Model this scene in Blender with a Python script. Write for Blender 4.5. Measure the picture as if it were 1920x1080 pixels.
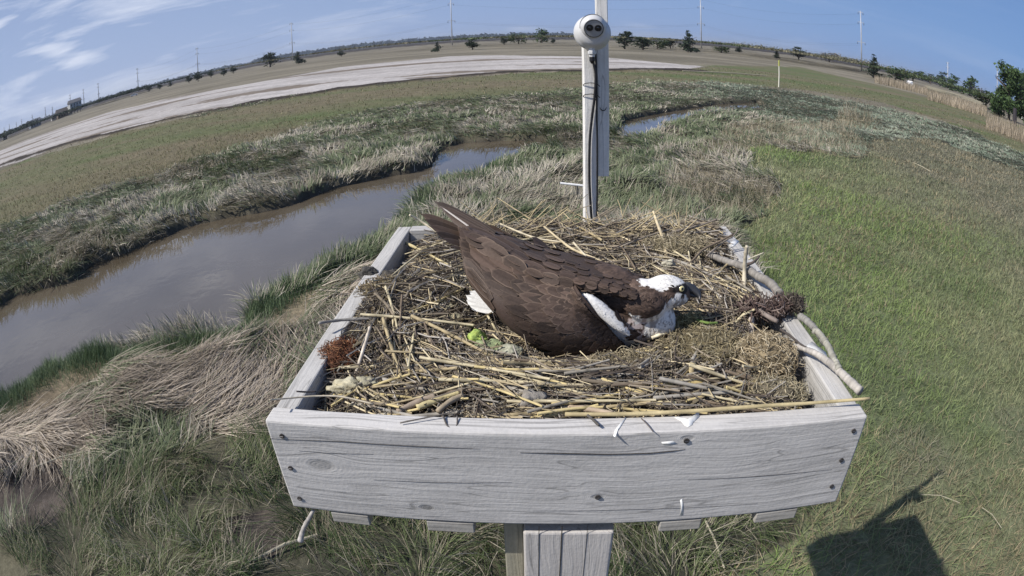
import bpy, math, random
import numpy as np
from mathutils import Vector, Matrix, noise as mnoise
random.seed(7); rng = np.random.default_rng(7)
PI = math.pi
for o in list(bpy.data.objects): bpy.data.objects.remove(o)
scene = bpy.context.scene
C = scene.collection

# ------------------------------------------------------------------ camera
# a wide security-camera lens, fitted to the photograph (pixels are those of the 1920x1080 frame)
CP, CR, CY = 0.416410284, -0.031816048, -0.0722105430
FL, FK = 1149.923717, -0.0976346222
def basis():
    cy, sy, cp, sp = math.cos(CY), math.sin(CY), math.cos(CP), math.sin(CP)
    f = np.array([sy*cp, cy*cp, -sp]); rt = np.array([cy, -sy, 0.0]); up = np.cross(rt, f)
    cr, sr = math.cos(CR), math.sin(CR)
    return cr*rt+sr*up, -sr*rt+cr*up, f
BR, BU, BF = basis()
cam_d = bpy.data.cameras.new('camera'); cam = bpy.data.objects.new('camera', cam_d); C.objects.link(cam)
cam.matrix_world = Matrix(((BR[0], BU[0], -BF[0], 0), (BR[1], BU[1], -BF[1], 0), (BR[2], BU[2], -BF[2], 0), (0, 0, 0, 1)))
cam_d.type = 'PANO'; cam_d.panorama_type = 'FISHEYE_LENS_POLYNOMIAL'
cam_d.sensor_fit = 'HORIZONTAL'; cam_d.sensor_width = 36.0; cam_d.sensor_height = 20.25
cam_d.fisheye_fov = math.radians(170)
cam_d.fisheye_polynomial_k0 = 0.0
cam_d.fisheye_polynomial_k1 = -0.045953227781
cam_d.fisheye_polynomial_k2 = -0.00016943744
cam_d.fisheye_polynomial_k3 = 1.054980656847e-05
cam_d.fisheye_polynomial_k4 = -8.359801705e-07
cam_d.clip_start = 0.02; cam_d.clip_end = 20000
scene.camera = cam

# ------------------------------------------------------------------ sky, sun, exposure
SUN = Vector((-0.935, -0.385, 1.0)).normalized()          # towards the sun: behind the viewer's left shoulder
SEL = math.asin(SUN.z); SAZ = math.atan2(SUN.x, SUN.y)
world = bpy.data.worlds.new('World'); scene.world = world; world.use_nodes = True
wn = world.node_tree; wn.nodes.clear()
def WN(t, **k):
    n = wn.nodes.new(t)
    for a, b in k.items(): setattr(n, a, b)
    return n
sky = WN('ShaderNodeTexSky', sky_type='NISHITA', sun_disc=False, sun_elevation=SEL, sun_rotation=SAZ, air_density=1.0, dust_density=0.3, ozone_density=2.0)
tc = WN('ShaderNodeTexCoord'); mp = WN('ShaderNodeMapping'); mp.inputs['Scale'].default_value = (1.0, 1.6, 9.0); mp.inputs['Rotation'].default_value = (0.06, 0.02, 0.5)
n1 = WN('ShaderNodeTexNoise'); n1.inputs['Scale'].default_value = 2.3; n1.inputs['Detail'].default_value = 7; n1.inputs['Roughness'].default_value = 0.62; n1.inputs['Distortion'].default_value = 0.5
r1 = WN('ShaderNodeValToRGB'); r1.color_ramp.elements[0].position = 0.50; r1.color_ramp.elements[1].position = 0.72
n2 = WN('ShaderNodeTexNoise'); n2.inputs['Scale'].default_value = 3.2; n2.inputs['Detail'].default_value = 3
mp2 = WN('ShaderNodeMapping'); mp2.inputs['Scale'].default_value = (1.6, 1.6, 9.0)
r2 = WN('ShaderNodeValToRGB'); r2.color_ramp.elements[0].position = 0.60; r2.color_ramp.elements[1].position = 0.72
sep = WN('ShaderNodeSeparateXYZ')
lft = WN('ShaderNodeMapRange'); lft.inputs[1].default_value = 0.55; lft.inputs[2].default_value = -0.75; lft.inputs[3].default_value = 0.08; lft.inputs[4].default_value = 1.0
m1 = WN('ShaderNodeMath', operation='MULTIPLY'); m2 = WN('ShaderNodeMath', operation='MULTIPLY'); m3 = WN('ShaderNodeMath', operation='ADD'); m4 = WN('ShaderNodeMath', operation='MULTIPLY')
m2.inputs[1].default_value = 0.80; m3.use_clamp = True; m4.inputs[1].default_value = 0.75
vl = WN('ShaderNodeMath', operation='MULTIPLY'); vl.inputs[1].default_value = 0.24; va = WN('ShaderNodeMath', operation='ADD')
mix = WN('ShaderNodeMixRGB'); mix.inputs[2].default_value = (8.6, 9.4, 11.4, 1)
bg = WN('ShaderNodeBackground'); bg.inputs['Strength'].default_value = 0.062
out = WN('ShaderNodeOutputWorld'); L = wn.links.new
L(tc.outputs['Generated'], mp.inputs[0]); L(mp.outputs[0], n1.inputs['Vector']); L(n1.outputs[0], r1.inputs[0])
L(tc.outputs['Generated'], mp2.inputs[0]); L(mp2.outputs[0], n2.inputs['Vector']); L(n2.outputs[0], r2.inputs[0])
L(tc.outputs['Generated'], sep.inputs[0]); L(sep.outputs[0], lft.inputs[0])
L(r1.outputs[0], m1.inputs[0]); L(lft.outputs[0], m1.inputs[1]); L(m1.outputs[0], m2.inputs[0])
m5 = WN('ShaderNodeMath', operation='MULTIPLY'); L(r2.outputs[0], m5.inputs[0]); L(lft.outputs[0], m5.inputs[1]); L(m5.outputs[0], m4.inputs[0]); L(m2.outputs[0], m3.inputs[0]); L(m4.outputs[0], m3.inputs[1])
L(lft.outputs[0], vl.inputs[0]); L(m3.outputs[0], va.inputs[0]); L(vl.outputs[0], va.inputs[1]); va.use_clamp = True
hz = WN('ShaderNodeMapRange'); hz.inputs[1].default_value = 0.0; hz.inputs[2].default_value = 0.55; hz.inputs[3].default_value = 0.92; hz.inputs[4].default_value = 0.35
hx = WN('ShaderNodeMapRange'); hx.inputs[1].default_value = -0.8; hx.inputs[2].default_value = 0.75; hc = WN('ShaderNodeMixRGB'); hc.inputs[1].default_value = (3.5, 4.9, 8.5, 1); hc.inputs[2].default_value = (2.0, 4.1, 8.6, 1)
hv = WN('ShaderNodeMapRange'); hv.inputs[1].default_value = 0.0; hv.inputs[2].default_value = 0.5; hd = WN('ShaderNodeMixRGB'); hd.inputs[2].default_value = (.8, 2.1, 6.2, 1)
hm = WN('ShaderNodeMixRGB')
L(sep.outputs[2], hz.inputs[0]); L(sep.outputs[0], hx.inputs[0]); L(hx.outputs[0], hc.inputs[0]); L(sep.outputs[2], hv.inputs[0]); L(hv.outputs[0], hd.inputs[0]); L(hc.outputs[0], hd.inputs[1])
L(hz.outputs[0], hm.inputs[0]); L(sky.outputs[0], hm.inputs[1]); L(hd.outputs[0], hm.inputs[2])
L(va.outputs[0], mix.inputs[0]); L(hm.outputs[0], mix.inputs[1]); L(mix.outputs[0], bg.inputs[0]); L(bg.outputs[0], out.inputs[0])
sd = bpy.data.lights.new('sun', 'SUN'); sd.energy = 3.9; sd.angle = math.radians(0.53); sd.color = (1.0, 0.95, 0.88)
sun = bpy.data.objects.new('sun', sd); C.objects.link(sun); sun.rotation_euler = SUN.to_track_quat('Z', 'Y').to_euler(); sun.location = (-20, -25, 30)
scene.view_settings.view_transform = 'Standard'; scene.view_settings.look = 'None'; scene.view_settings.exposure = 0.35; scene.view_settings.gamma = 1
scene.view_settings.use_curve_mapping = False
scene.render.engine = 'CYCLES'; scene.cycles.max_bounces = 5; scene.cycles.diffuse_bounces = 3; scene.cycles.use_denoising = True

# ------------------------------------------------------------------ pixel -> place
def ray(u, v):
    dx, dy = u-960.0, -(v-540.0); rr = math.hypot(dx, dy)+1e-9; th = rr/FL
    for _ in range(25): th -= (FL*(th+FK*th**3)-rr)/(FL*(1+3*FK*th*th))
    s = math.sin(th)/rr
    return BR*dx*s+BU*dy*s+BF*math.cos(th)
def PZ(u, v, z):                                     # the point at height z seen at a pixel
    d = ray(u, v); return Vector(d*(z/d[2]))
def PY(u, v, y):
    d = ray(u, v); return Vector(d*(y/d[1]))
def PD(u, v, dist, z=None):                          # the point at a horizontal distance
    d = ray(u, v); h = math.hypot(d[0], d[1]); p = d*(dist/h)
    return Vector((p[0], p[1], p[2] if z is None else z))
def project(P):
    x, y, z = P@BR, P@BU, P@BF
    n = np.hypot(x, y)+1e-12; th = np.arctan2(n, z); rr = FL*(th+FK*th**3)
    return 960+rr*x/n, 540-rr*y/n
G = -3.0
def GD(u, v, lo=60., hi=520.):                        # how far off the marsh seen at a pixel is
    d = ray(u, v); return min(hi, max(lo, -G*math.hypot(d[0], d[1])/max(-d[2], 1e-4)))

# ------------------------------------------------------------------ helpers
def tag(o, label=None, cat=None, group=None, kind=None):
    if label: o['label'] = label
    if cat: o['category'] = cat
    if group: o['group'] = group
    if kind: o['kind'] = kind
    return o
def empty(name, loc, rz=0.0):
    o = bpy.data.objects.new(name, None); C.objects.link(o); o.location = loc; o.rotation_euler = (0, 0, rz); o.empty_display_size = 0.1
    return o
class MB:
    """collects shapes, links them as one mesh object; cols are per-vertex albedo"""
    def __init__(s): s.v = []; s.f = []; s.c = []
    def add(s, vs, fs, col=(1, 1, 1)):
        b = len(s.v); s.v += [tuple(p) for p in vs]; s.f += [tuple(i+b for i in f) for f in fs]
        s.c += ([tuple(col)]*len(vs) if not isinstance(col, list) else [tuple(c) for c in col]); return s
    def box(s, lo, hi, col=(1, 1, 1), M=None, bev=0.0):
        (a, b, c), (d, e, f) = lo, hi
        if bev:
            bm = bevel_box(lo, hi, bev); vs = [Vector(p) for p in bm[0]]; fs = bm[1]
        else:
            vs = [Vector(p) for p in ((a,b,c),(d,b,c),(d,e,c),(a,e,c),(a,b,f),(d,b,f),(d,e,f),(a,e,f))]
            fs = [(0,3,2,1),(4,5,6,7),(0,1,5,4),(1,2,6,5),(2,3,7,6),(3,0,4,7)]
        if M: vs = [M@p for p in vs]
        return s.add(vs, fs, col)
    def tube(s, pts, rad, n=8, col=(1, 1, 1), cap=True):
        pts = [Vector(p) for p in pts]; rad = rad if isinstance(rad, (list, tuple)) else [rad]*len(pts)
        vs = []; t0 = (pts[1]-pts[0]).normalized(); up = Vector((0, 0, 1)) if abs(t0.z) < .9 else Vector((1, 0, 0)); x = t0.cross(up).normalized()
        for i, p in enumerate(pts):
            t = (pts[min(i+1, len(pts)-1)]-pts[max(i-1, 0)]).normalized(); x = (x-t*x.dot(t)).normalized(); y = t.cross(x)
            for k in range(n): a = 2*PI*k/n; vs.append(p+(x*math.cos(a)+y*math.sin(a))*rad[i])
        fs = [(i*n+k, i*n+(k+1) % n, (i+1)*n+(k+1) % n, (i+1)*n+k) for i in range(len(pts)-1) for k in range(n)]
        if cap: fs += [tuple(reversed(range(n))), tuple(range((len(pts)-1)*n, len(pts)*n))]
        c = col
        if isinstance(col, list): c = [col[i] for i in range(len(pts)) for _ in range(n)]
        return s.add(vs, fs, c)
    def lathe(s, prof, n=32, M=None, col=(1, 1, 1), a0=0, a1=2*PI):
        vs = []; 
        for r, z in prof:
            for k in range(n): a = 2*PI*k/n; vs.append(Vector((r*math.cos(a), r*math.sin(a), z)))
        if M: vs = [M@p for p in vs]
        m = len(prof); fs = [(i*n+k, i*n+(k+1) % n, (i+1)*n+(k+1) % n, (i+1)*n+k) for i in range(m-1) for k in range(n)]
        return s.add(vs, fs, col)
    def build(s, name, mat, parent=None, smooth=False):
        me = bpy.data.meshes.new(name); me.from_pydata(s.v, [], s.f); me.materials.append(mat)
        ca = me.color_attributes.new('Col', 'FLOAT_COLOR', 'POINT')
        a = np.ones((len(s.v), 4), np.float32); a[:, :3] = np.array(s.c, np.float32).reshape(-1, 3); ca.data.foreach_set('color', a.ravel())
        if smooth: me.polygons.foreach_set('use_smooth', [True]*len(me.polygons))
        me.update(); o = bpy.data.objects.new(name, me); C.objects.link(o)
        if parent: o.parent = parent
        return o
def bevel_box(lo, hi, b):
    import bmesh
    bm = bmesh.new(); bmesh.ops.create_cube(bm, size=1)
    for v in bm.verts: v.co = Vector([lo[i]+(v.co[i]+.5)*(hi[i]-lo[i]) for i in range(3)])
    bmesh.ops.bevel(bm, geom=list(bm.edges), offset=b, segments=2, affect='EDGES', profile=.5)
    bm.verts.ensure_lookup_table(); r = ([tuple(v.co) for v in bm.verts], [tuple(v.index for v in f.verts) for f in bm.faces]); bm.free(); return r
def mesh_np(name, V, loops, sizes, cols, mat, smooth=False):
    me = bpy.data.meshes.new(name); me.vertices.add(len(V)); me.vertices.foreach_set('co', V.astype(np.float32).ravel())
    me.loops.add(len(loops)); me.loops.foreach_set('vertex_index', loops.astype(np.int32).ravel())
    me.polygons.add(len(sizes)); st = np.concatenate(([0], np.cumsum(sizes)[:-1])).astype(np.int32)
    me.polygons.foreach_set('loop_start', st); me.polygons.foreach_set('loop_total', sizes.astype(np.int32))
    me.polygons.foreach_set('use_smooth', np.full(len(sizes), smooth))
    ca = me.color_attributes.new('Col', 'FLOAT_COLOR', 'POINT'); a = np.ones((len(V), 4), np.float32); a[:, :3] = cols; ca.data.foreach_set('color', a.ravel())
    me.materials.append(mat); me.update(calc_edges=True); o = bpy.data.objects.new(name, me); C.objects.link(o); return o
def copy_tree(o, parent=None):
    c = o.copy(); C.objects.link(c); c.parent = parent
    for ch in list(o.children): copy_tree(ch, c)
    return c

# numpy value noise
_perm = rng.permutation(512); _val = rng.random(512)
def vnoise(x, y, seed=0):
    xi = np.floor(x).astype(np.int64); yi = np.floor(y).astype(np.int64); fx = x-xi; fy = y-yi
    fx = fx*fx*(3-2*fx); fy = fy*fy*(3-2*fy)
    def h(a, b): return _val[_perm[(_perm[(a+seed*37) % 512]+b) % 512]]
    return (h(xi, yi)*(1-fx)+h(xi+1, yi)*fx)*(1-fy)+(h(xi, yi+1)*(1-fx)+h(xi+1, yi+1)*fx)*fy
def fbm(x, y, sc, oc=4, seed=0):
    x = np.asarray(x, float)/sc; y = np.asarray(y, float)/sc; a = .5; r = 0; t = 0
    for i in range(oc): r = r+a*vnoise(x, y, seed+i*3); t += a; a *= .55; x = x*2.03+11.3; y = y*2.03+5.7
    return r/t

# ------------------------------------------------------------------ materials
def mat(name, build):
    m = bpy.data.materials.new(name); m.use_nodes = True; nt = m.node_tree; nt.nodes.clear()
    o = nt.nodes.new('ShaderNodeOutputMaterial'); b = nt.nodes.new('ShaderNodeBsdfPrincipled'); nt.links.new(b.outputs[0], o.inputs[0])
    def N(t, ins=None, **k):
        n = nt.nodes.new(t)
        for a, c in k.items(): setattr(n, a, c)
        for a, c in (ins or {}).items():
            if isinstance(c, bpy.types.NodeSocket): nt.links.new(c, n.inputs[a])
            else: n.inputs[a].default_value = c
        return n
    def ramp(fac, stops):
        r = N('ShaderNodeValToRGB', {0: fac}); e = r.color_ramp.elements
        while len(e) < len(stops): e.new(.5)
        for i, (p, c) in enumerate(stops): e[i].position = p; e[i].color = (*c, 1) if len(c) == 3 else c
        return r.outputs[0]
    build(N, b, lambda a, i: nt.links.new(a, b.inputs[i]), ramp, o, nt)
    return m
def g3(x): return (x, x, x)
def bump(N, lk, h, s=.3, d=.01):
    n = N('ShaderNodeBump', {'Height': h, 'Strength': s, 'Distance': d}); lk(n.outputs[0], 'Normal'); return n
def attr_mat(name, rough=.8, nscale=60, namt=.35, bmp=0.0, spec=.3, trans=0.0, tint=None):
    """albedo from the mesh's own colour attribute broken up by fine noise"""
    def f(N, b, lk, ramp, o, nt):
        a = N('ShaderNodeAttribute', attribute_name='Col'); t = N('ShaderNodeTexCoord')
        n = N('ShaderNodeTexNoise', {'Vector': t.outputs['Object'], 'Scale': nscale, 'Detail': 5.0, 'Roughness': .65})
        r = ramp(n.outputs[0], [(.25, g3(1-namt)), (.75, g3(1+namt))])
        m = N('ShaderNodeMixRGB', {0: 1.0, 1: a.outputs[0], 2: r}, blend_type='MULTIPLY')
        lk(m.outputs[0], 'Base Color'); b.inputs['Roughness'].default_value = rough; b.inputs['Specular IOR Level'].default_value = spec
        if bmp: bump(N, lk, n.outputs[0], bmp, .01)
        if trans:
            tr = N('ShaderNodeBsdfTranslucent', {0: m.outputs[0]}); mx = N('ShaderNodeMixShader', {0: trans, 1: b.outputs[0], 2: tr.outputs[0]}); nt.links.new(mx.outputs[0], o.inputs[0])
    return mat(name, f)
def plain(name, col, rough=.6, metal=0, nscale=30, namt=.15, bmp=.1, spec=.4):
    def f(N, b, lk, ramp, o, nt):
        t = N('ShaderNodeTexCoord'); n = N('ShaderNodeTexNoise', {'Vector': t.outputs['Object'], 'Scale': nscale, 'Detail': 5.0})
        c0 = tuple(max(0, x*(1-namt)) for x in col); c1 = tuple(min(1, x*(1+namt)) for x in col)
        lk(ramp(n.outputs[0], [(.3, c0), (.7, c1)]), 'Base Color'); b.inputs['Roughness'].default_value = rough; b.inputs['Metallic'].default_value = metal; b.inputs['Specular IOR Level'].default_value = spec
        if bmp: bump(N, lk, n.outputs[0], bmp, .003)
    return mat(name, f)
def wood(name, axis, c_lo=(.18,.175,.168), c_hi=(.52,.505,.48), knots=(), grain=1.0, cracks=True):
    """weathered grey timber, grain running along one object axis; knots are (x, z, radius) in the board's face"""
    def f(N, b, lk, ramp, o, nt):
        t = N('ShaderNodeTexCoord'); vec = t.outputs['Object']; kmask = None
        sc = [7.0*grain]*3; sc[axis] = .55*grain
        s = N('ShaderNodeSeparateXYZ', {0: vec})
        warp = N('ShaderNodeTexNoise', {'Vector': vec, 'Scale': 3.0, 'Detail': 2.0})
        wv = N('ShaderNodeVectorMath', {0: warp.outputs['Color'], 1: (.05, .05, .05)}, operation='MULTIPLY')
        p = N('ShaderNodeVectorMath', {0: vec, 1: wv.outputs[0]}, operation='ADD').outputs[0]
        # knots push the grain aside
        disp = None
        for kx, kz, kr in knots:
            cx = N('ShaderNodeMath', {0: s.outputs[0], 1: kx}, operation='SUBTRACT'); cz = N('ShaderNodeMath', {0: s.outputs[2], 1: kz}, operation='SUBTRACT')
            cxs = N('ShaderNodeMath', {0: cx.outputs[0], 1: .5}, operation='MULTIPLY')
            cmb = N('ShaderNodeCombineXYZ', {0: cxs.outputs[0], 2: cz.outputs[0]}); d = N('ShaderNodeVectorMath', {0: cmb.outputs[0]}, operation='LENGTH')
            fall = N('ShaderNodeMapRange', {0: d.outputs['Value'], 1: kr*3.2, 2: 0.0, 3: 0.0, 4: 1.0}, interpolation_type='SMOOTHSTEP')
            core = N('ShaderNodeMapRange', {0: d.outputs['Value'], 1: kr, 2: kr*.55, 3: 0.0, 4: 1.0}, interpolation_type='SMOOTHSTEP')
            sg = N('ShaderNodeMath', {0: cz.outputs[0], 1: fall.outputs[0]}, operation='MULTIPLY')
            dz = N('ShaderNodeMath', {0: sg.outputs[0], 1: -.75}, operation='MULTIPLY')
            add = N('ShaderNodeCombineXYZ', {2: dz.outputs[0]}); p = N('ShaderNodeVectorMath', {0: p, 1: add.outputs[0]}, operation='ADD').outputs[0]
            rings = N('ShaderNodeMath', {0: d.outputs['Value'], 1: 2*PI/(kr*.26)}, operation='MULTIPLY'); rs = N('ShaderNodeMath', {0: rings.outputs[0]}, operation='SINE')
            rm = N('ShaderNodeMath', {0: rs.outputs[0], 1: fall.outputs[0]}, operation='MULTIPLY'); rm2 = N('ShaderNodeMath', {0: rm.outputs[0], 1: .022}, operation='MULTIPLY')
            tot = N('ShaderNodeMath', {0: core.outputs[0], 1: .22}, operation='MULTIPLY'); tt = N('ShaderNodeMath', {0: tot.outputs[0], 1: rm2.outputs[0]}, operation='ADD')
            kmask = tt.outputs[0] if kmask is None else N('ShaderNodeMath', {0: kmask, 1: tt.outputs[0]}, operation='ADD').outputs[0]
        mp = N('ShaderNodeMapping', {0: p, 'Scale': tuple(sc)})
        a = N('ShaderNodeTexNoise', {'Vector': mp.outputs[0], 'Scale': 3.0, 'Detail': 3.0, 'Roughness': .5})
        sc2 = [60.0*grain]*3; sc2[axis] = 1.6*grain
        mpb = N('ShaderNodeMapping', {0: p, 'Scale': tuple(sc2)}); fb = N('ShaderNodeTexNoise', {'Vector': mpb.outputs[0], 'Scale': 3.0, 'Detail': 4.0, 'Roughness': .6})
        sc3 = [22.0*grain]*3; sc3[axis] = .35*grain
        mpc = N('ShaderNodeMapping', {0: p, 'Scale': tuple(sc3)}); fc = N('ShaderNodeTexNoise', {'Vector': mpc.outputs[0], 'Scale': 2.2, 'Detail': 1.0})
        crack = ramp(fc.outputs[0], [(.485, g3(1)), (.498, g3(.35)), (.502, g3(.35)), (.515, g3(1))])
        mott = N('ShaderNodeTexNoise', {'Vector': vec, 'Scale': 9.0, 'Detail': 6.0, 'Roughness': .7})
        spk = N('ShaderNodeTexNoise', {'Vector': vec, 'Scale': 160.0, 'Detail': 2.0})
        x1 = N('ShaderNodeMath', {0: a.outputs[0], 1: .45}, operation='MULTIPLY'); x2 = N('ShaderNodeMath', {0: fb.outputs[0], 1: .42, 2: x1.outputs[0]}, operation='MULTIPLY_ADD')
        x3 = N('ShaderNodeMath', {0: mott.outputs[0], 1: .44, 2: x2.outputs[0]}, operation='MULTIPLY_ADD')
        x4 = N('ShaderNodeMath', {0: spk.outputs[0], 1: .16, 2: x3.outputs[0]}, operation='MULTIPLY_ADD'); v = x4.outputs[0]
        if kmask is not None: v = N('ShaderNodeMath', {0: v, 1: kmask}, operation='SUBTRACT').outputs[0]
        col = ramp(v, [(.38, c_lo), (.56, tuple((l+h)/2*1.02 for l, h in zip(c_lo, c_hi))), (.80, c_hi)])
        if cracks: col = N('ShaderNodeMixRGB', {0: .6, 1: col, 2: crack}, blend_type='MULTIPLY').outputs[0]
        lk(col, 'Base Color'); b.inputs['Roughness'].default_value = .85; b.inputs['Specular IOR Level'].default_value = .2
        bump(N, lk, v, .7, .004)
    return mat(name, f)
M_grass = attr_mat('grass_blades', .65, 3.0, .25, 0, .25, .22)
M_dry = attr_mat('dry_stems', .7, 40.0, .3, .15, .25)
M_attr = attr_mat('mottled', .85, 90.0, .35, .5, .2)
M_leaf = attr_mat('shrub_leaves', .7, 2.0, .3, 0, .2, .15)
M_feather = attr_mat('feathers', .62, 220.0, .16, .12, .25)

# ------------------------------------------------------------------ zones of the marsh, as outlines on the ground
def gpoly(pts, z=G):
    r = []
    n = len(pts)
    for i in range(n):
        (a, b), (c, d) = pts[i], pts[(i+1) % n]
        for k in range(4):
            dr = ray(a+(c-a)*k/4, b+(d-b)*k/4); t = z/min(dr[2], -.011); r.append((dr[0]*t, dr[1]*t))
    return np.array(r)
def inpoly(P, x, y):
    r = np.zeros(x.shape, bool); n = len(P); j = n-1
    lo = P.min(0); hi = P.max(0); sel = (x >= lo[0]) & (x <= hi[0]) & (y >= lo[1]) & (y <= hi[1]); xs, ys = x[sel], y[sel]; rr = np.zeros(xs.shape, bool)
    for i in range(n):
        xi, yi = P[i]; xj, yj = P[j]
        if yi != yj: rr ^= ((yi > ys) != (yj > ys)) & (xs < (xj-xi)*(ys-yi)/(yj-yi)+xi)
        j = i
    r[sel] = rr; return r
def pdist(P, x, y, near=4.0):
    d = np.full(x.shape, near); lo = P.min(0)-near; hi = P.max(0)+near
    sel = (x >= lo[0]) & (x <= hi[0]) & (y >= lo[1]) & (y <= hi[1]); xs, ys = x[sel], y[sel]; dd = np.full(xs.shape, near)
    for i in range(len(P)):
        a = P[i]; b = P[(i+1) % len(P)]; e = b-a; L2 = e@e+1e-12
        t = np.clip(((xs-a[0])*e[0]+(ys-a[1])*e[1])/L2, 0, 1); dd = np.minimum(dd, np.hypot(xs-a[0]-t*e[0], ys-a[1]-t*e[1]))
    d[sel] = dd; return d
WZ = -3.18
creek_far = [(-60,600),(0,575),(25,556),(60,547),(130,530),(150,515),(165,500),(230,476),(320,441),(345,427),(420,410),(480,401),(560,381),(620,354),(720,332),(765,326),(808,312),(818,294),(822,278),(870,268),(935,265),(1034,263)]
creek_near = [(1030,268),(980,285),(925,298),(903,322),(832,326),(802,350),(772,376),(748,402),(735,422),(700,447),(640,468),(525,524),(474,560),(448,592),(355,610),(262,630),(130,655),(85,668),(35,705),(0,722),(-60,745)]
CREEK = np.concatenate([gpoly(creek_far, WZ)[:-3], gpoly(creek_near, -2.90)[:-3]])
CREEK2 = gpoly([(1172,226),(1240,212),(1290,204),(1340,196),(1425,192),(1434,206),(1345,213),(1290,223),(1243,246),(1216,262),(1180,266),(1150,258)], WZ)
MUD = gpoly([(-40,302),(0,282),(37,267),(111,241),(200,212),(320,183),(467,157),(640,125.5),(840,106),(890,103.5),(980,104),(1073,105),(1143,108),(1207,114.5),(1280,121),(1325,125),(1290,131),(1200,131.5),(1097,132.5),(1023,133.5),(940,137),(827,147),(640,166),(480,192),(433,203),(333,222),(231,246),(130,270),(43,300),(0,312),(-40,332)])
OLIVE_LOW = [(-60,455),(0,425),(150,372),(300,327),(450,277),(560,240),(700,205),(850,185),(1000,172),(1200,152),(1350,155),(1500,168),(1650,190),(1800,238),(1960,310)]
OLIVE = gpoly(OLIVE_LOW+[(1960,250),(1700,172),(1500,126),(1330,122),(1290,132),(1097,133),(940,138),(827,148),(640,167),(433,204),(231,247),(43,302),(-60,345)])
STRAW = gpoly([(-60,760),(0,715),(100,668),(200,672),(330,664),(440,622),(520,566),(640,506),(725,478),(690,560),(620,650),(545,800),(430,812),(300,800),(190,790),(175,880),(60,900),(-60,900)])
MEADOW = gpoly([(1385,272),(1500,283),(1600,300),(1640,262),(1750,262),(1990,350),(1990,1150),(1150,1150),(1500,1000),(1420,560),(1375,430),(1440,400),(1470,350),(1400,315)])
REED1 = gpoly([(1290,300),(1370,240),(1450,228),(1560,226),(1600,214),(1650,236),(1600,250),(1625,290),(1560,296),(1490,272),(1420,268),(1385,292)])
REED2 = gpoly([(1225,345),(1290,316),(1440,345),(1455,390),(1380,420),(1240,425)])
REED3 = gpoly([(1735,158),(1800,162),(1845,188),(1842,206),(1780,190),(1738,172)])
MUDDARK = gpoly([(-60,890),(110,870),(140,930),(100,985),(-60,1000)])
MUDDARK2 = gpoly([(440,975),(520,950),(560,1010),(520,1060),(430,1040)])

def creek_depth(x, y):
    j = .22*(fbm(x, y, .7, 3, 5)-.5)
    out = np.zeros(x.shape)
    for P in (CREEK, CREEK2):
        s = np.where(inpoly(P, x, y), pdist(P, x, y), -pdist(P, x, y))+j
        out = np.maximum(out, np.clip((s+.06)/.20, 0, 1))
    return out
def terr(x, y, cd=None):
    cd = creek_depth(x, y) if cd is None else cd
    r = np.hypot(x, y)
    z = G+.16*(fbm(x, y, 1.6, 4, 1)-.5)+.10*(fbm(x, y, 9, 2, 9)-.5)*np.clip((r-6)/10, 0, 1)
    z = np.where(r > 60, G+(z-G)*np.clip(1-(r-60)/40, .15, 1), z)
    return z*(1-cd)+(-3.55)*cd
def zones(x, y):
    """dict of masks with ragged, noise-shifted borders"""
    r = np.hypot(x, y); w = np.minimum(r*.05, 2.5); qx = x+w*(fbm(x, y, np.maximum(1.2, 1.2), 3, 21)-.5)*1.3; qy = y+w*(fbm(x, y, 1.2, 3, 33)-.5)*1.3
    mw = np.where(r > 25, 6.0, 1.0); mx = x+mw*(fbm(x, y, 14, 3, 41)-.5)*.5; my = y+mw*(fbm(x, y, 14, 3, 43)-.5)*1.3
    return dict(mud=inpoly(MUD, mx, my), olive=inpoly(OLIVE, qx, qy), straw=inpoly(STRAW, qx, qy), meadow=inpoly(MEADOW, qx, qy), reed1=inpoly(REED1, qx, qy), reed2=inpoly(REED2, qx, qy), reed3=inpoly(REED3, qx, qy), md=inpoly(MUDDARK, qx, qy) | inpoly(MUDDARK2, qx, qy))

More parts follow.
